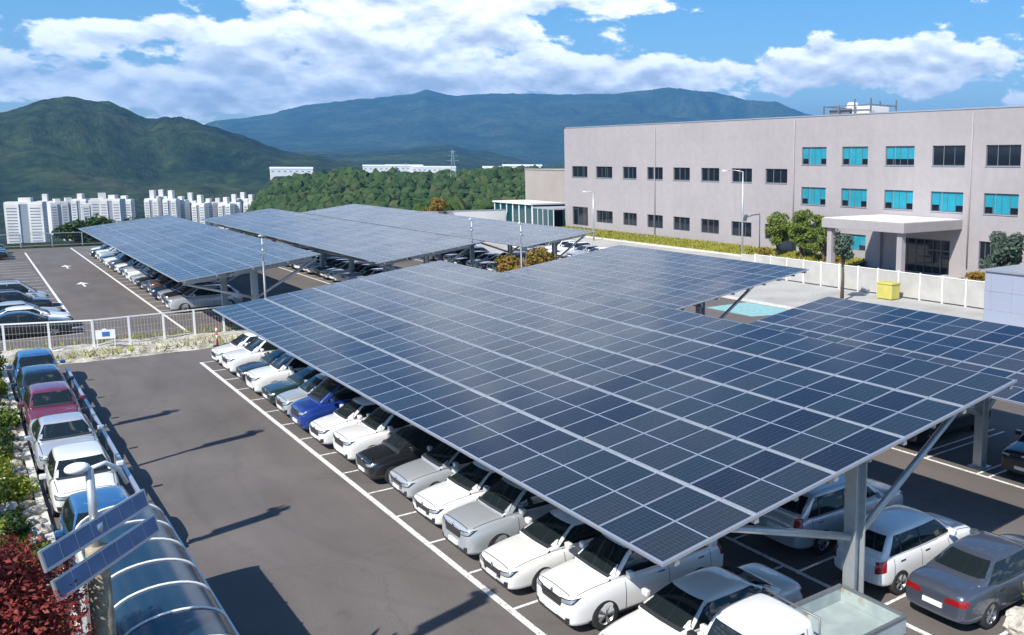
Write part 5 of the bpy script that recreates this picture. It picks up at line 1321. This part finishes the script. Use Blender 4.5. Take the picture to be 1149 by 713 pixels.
# ------------------------------------------------------------------ haze
m = MB(); m.box(-9000, 14500, -9000, 14500, -140, 1050); hz_o = m.build('haze', None); hz_o['kind'] = 'stuff'
mt = bpy.data.materials.new('haze'); mt.use_nodes = True; nt = mt.node_tree; nt.nodes.remove(nt.nodes['Principled BSDF'])
pv = nt.nodes.new('ShaderNodeVolumePrincipled'); pv.inputs['Density'].default_value = HAZE_D; pv.inputs['Color'].default_value = (*HAZE_C, 1); pv.inputs['Anisotropy'].default_value = .15
nt.links.new(pv.outputs[0], nt.nodes['Material Output'].inputs['Volume']); hz_o.data.materials.append(mt)
hz_o['label'] = 'thin blue haze filling the air between the camera and the mountains'

# ------------------------------------------------------------------ sky and sun
SUN_EL, SUN_AZ = 45.0, 24.0            # shadows run towards (cos24, sin24)
w = bpy.data.worlds.new('World'); sc.world = w; w.use_nodes = True; nt = w.node_tree; N = nt.nodes; L = nt.links; N.clear()
out = N.new('ShaderNodeOutputWorld'); bg = N.new('ShaderNodeBackground'); bgc = N.new('ShaderNodeBackground'); mixs = N.new('ShaderNodeMixShader')
sky = N.new('ShaderNodeTexSky'); sky.sky_type = 'NISHITA'; sky.sun_disc = False; sky.sun_elevation = math.radians(SUN_EL)
sdir = Vector((-math.cos(math.radians(SUN_AZ)), -math.sin(math.radians(SUN_AZ)), 0))
sky.sun_rotation = math.atan2(sdir.x, sdir.y); sky.altitude = 200; sky.air_density = 1.0; sky.dust_density = .25; sky.ozone_density = 3.0
hs = N.new('ShaderNodeHueSaturation'); hs.inputs['Saturation'].default_value = 1.35; bg.inputs['Strength'].default_value = SKY_S; L.new(sky.outputs[0], hs.inputs['Color']); L.new(hs.outputs['Color'], bg.inputs['Color'])
tc = N.new('ShaderNodeTexCoord'); nv = N.new('ShaderNodeVectorMath'); nv.operation = 'NORMALIZE'; L.new(tc.outputs['Generated'], nv.inputs[0])
sp = N.new('ShaderNodeSeparateXYZ'); L.new(nv.outputs[0], sp.inputs[0])
def mt_(op, a, b=None, c=None, clamp=False):
    n = N.new('ShaderNodeMath'); n.operation = op; n.use_clamp = clamp
    for i, v in enumerate((a, b, c)):
        if v is None: continue
        if isinstance(v, (int, float)): n.inputs[i].default_value = v
        else: L.new(v, n.inputs[i])
    return n.outputs[0]
az = mt_('ARCTAN2', sp.outputs['X'], sp.outputs['Y']); el = sp.outputs['Z']
def blob(a0, e0, sa, se, amp):
    u = mt_('DIVIDE', mt_('SUBTRACT', az, math.radians(a0)), math.radians(sa)); v = mt_('DIVIDE', mt_('SUBTRACT', el, e0), se)
    return mt_('MULTIPLY', mt_('EXPONENT', mt_('MULTIPLY', mt_('ADD', mt_('MULTIPLY', u, u), mt_('MULTIPLY', v, v)), -1.0)), amp)
cov = None
for bl in CLOUDS:
    q = blob(*bl); cov = q if cov is None else mt_('ADD', cov, q)
mp = N.new('ShaderNodeMapping'); mp.inputs['Scale'].default_value = (1, 1, 2.1); L.new(nv.outputs[0], mp.inputs['Vector'])
def nz(scale, det, rough, dist=0, loc=(0, 0, 0)):
    m2 = N.new('ShaderNodeMapping'); m2.inputs['Location'].default_value = loc; L.new(mp.outputs[0], m2.inputs['Vector'])
    n = N.new('ShaderNodeTexNoise'); n.inputs['Scale'].default_value = scale; n.inputs['Detail'].default_value = det; n.inputs['Roughness'].default_value = rough; n.inputs['Distortion'].default_value = dist
    L.new(m2.outputs[0], n.inputs['Vector']); return n.outputs['Fac']
n1 = nz(13, 9, .58, .1); n2 = nz(13, 6, .52, .1, (0, 0, .022)); n3 = nz(4.2, 4, .5)
base = mt_('ADD', mt_('MULTIPLY', mt_('SUBTRACT', n1, .5), 2.5), cov)
dens = mt_('MULTIPLY', mt_('SUBTRACT', base, .22), 5.0, clamp=True)
sm = N.new('ShaderNodeMapRange'); sm.interpolation_type = 'SMOOTHSTEP'; L.new(dens, sm.inputs['Value'])
above = mt_('GREATER_THAN', el, -.01); fac = mt_('MULTIPLY', mt_('MULTIPLY', sm.outputs['Result'], above), .96)
# shading of the cloud volume: bright tops, grey where more cloud lies above
lit = mt_('ADD', mt_('MULTIPLY', mt_('SUBTRACT', n1, n2), 3.2), mt_('SUBTRACT', .72, mt_('MULTIPLY', mt_('SUBTRACT', base, .3), .34)))
cr = N.new('ShaderNodeValToRGB'); e = cr.color_ramp.elements; e[0].position = .15; e[0].color = (.40, .43, .48, 1); e[1].position = .85; e[1].color = (.93, .94, .95, 1); k = e.new(.5); k.color = (.62, .65, .70, 1)
L.new(lit, cr.inputs['Fac']); L.new(cr.outputs['Color'], bgc.inputs['Color']); bgc.inputs['Strength'].default_value = CLOUD_S
L.new(fac, mixs.inputs[0]); L.new(bg.outputs[0], mixs.inputs[1]); L.new(bgc.outputs[0], mixs.inputs[2]); L.new(mixs.outputs[0], out.inputs['Surface'])
sun = bpy.data.lights.new('sun', 'SUN'); sun.energy = SUN_S; sun.angle = math.radians(.53); sun.color = (1, .95, .87); so = bpy.data.objects.new('sun', sun); COL.objects.link(so)
sv = Vector((sdir.x*math.cos(math.radians(SUN_EL)), sdir.y*math.cos(math.radians(SUN_EL)), math.sin(math.radians(SUN_EL))))
so.rotation_euler = sv.to_track_quat('Z', 'Y').to_euler(); so.location = sv*60

# ------------------------------------------------------------------ camera
cam = bpy.data.cameras.new('camera'); co = bpy.data.objects.new('camera', cam); COL.objects.link(co); sc.camera = co
rt = Vector((.76038, -.649443, .006795)); upv = Vector((.082757, .10726, .990781)); fw = Vector((.644184, .752808, -.135304))
R = Matrix((rt, upv, -fw)).transposed().to_4x4(); co.matrix_world = Matrix.Translation((0, 0, 10.5347)) @ R
cam.sensor_width = 36; cam.lens = 31.59; cam.shift_x = -.2030; cam.shift_y = -.0311; cam.clip_end = 40000; cam.clip_start = .1
sc.view_settings.view_transform = 'Standard'; sc.view_settings.look = 'None'; sc.view_settings.gamma = 1; sc.view_settings.exposure = EXPO; sc.view_settings.use_curve_mapping = False
sc.cycles.max_bounces = 8; sc.cycles.volume_bounces = 0; sc.cycles.use_denoising = True
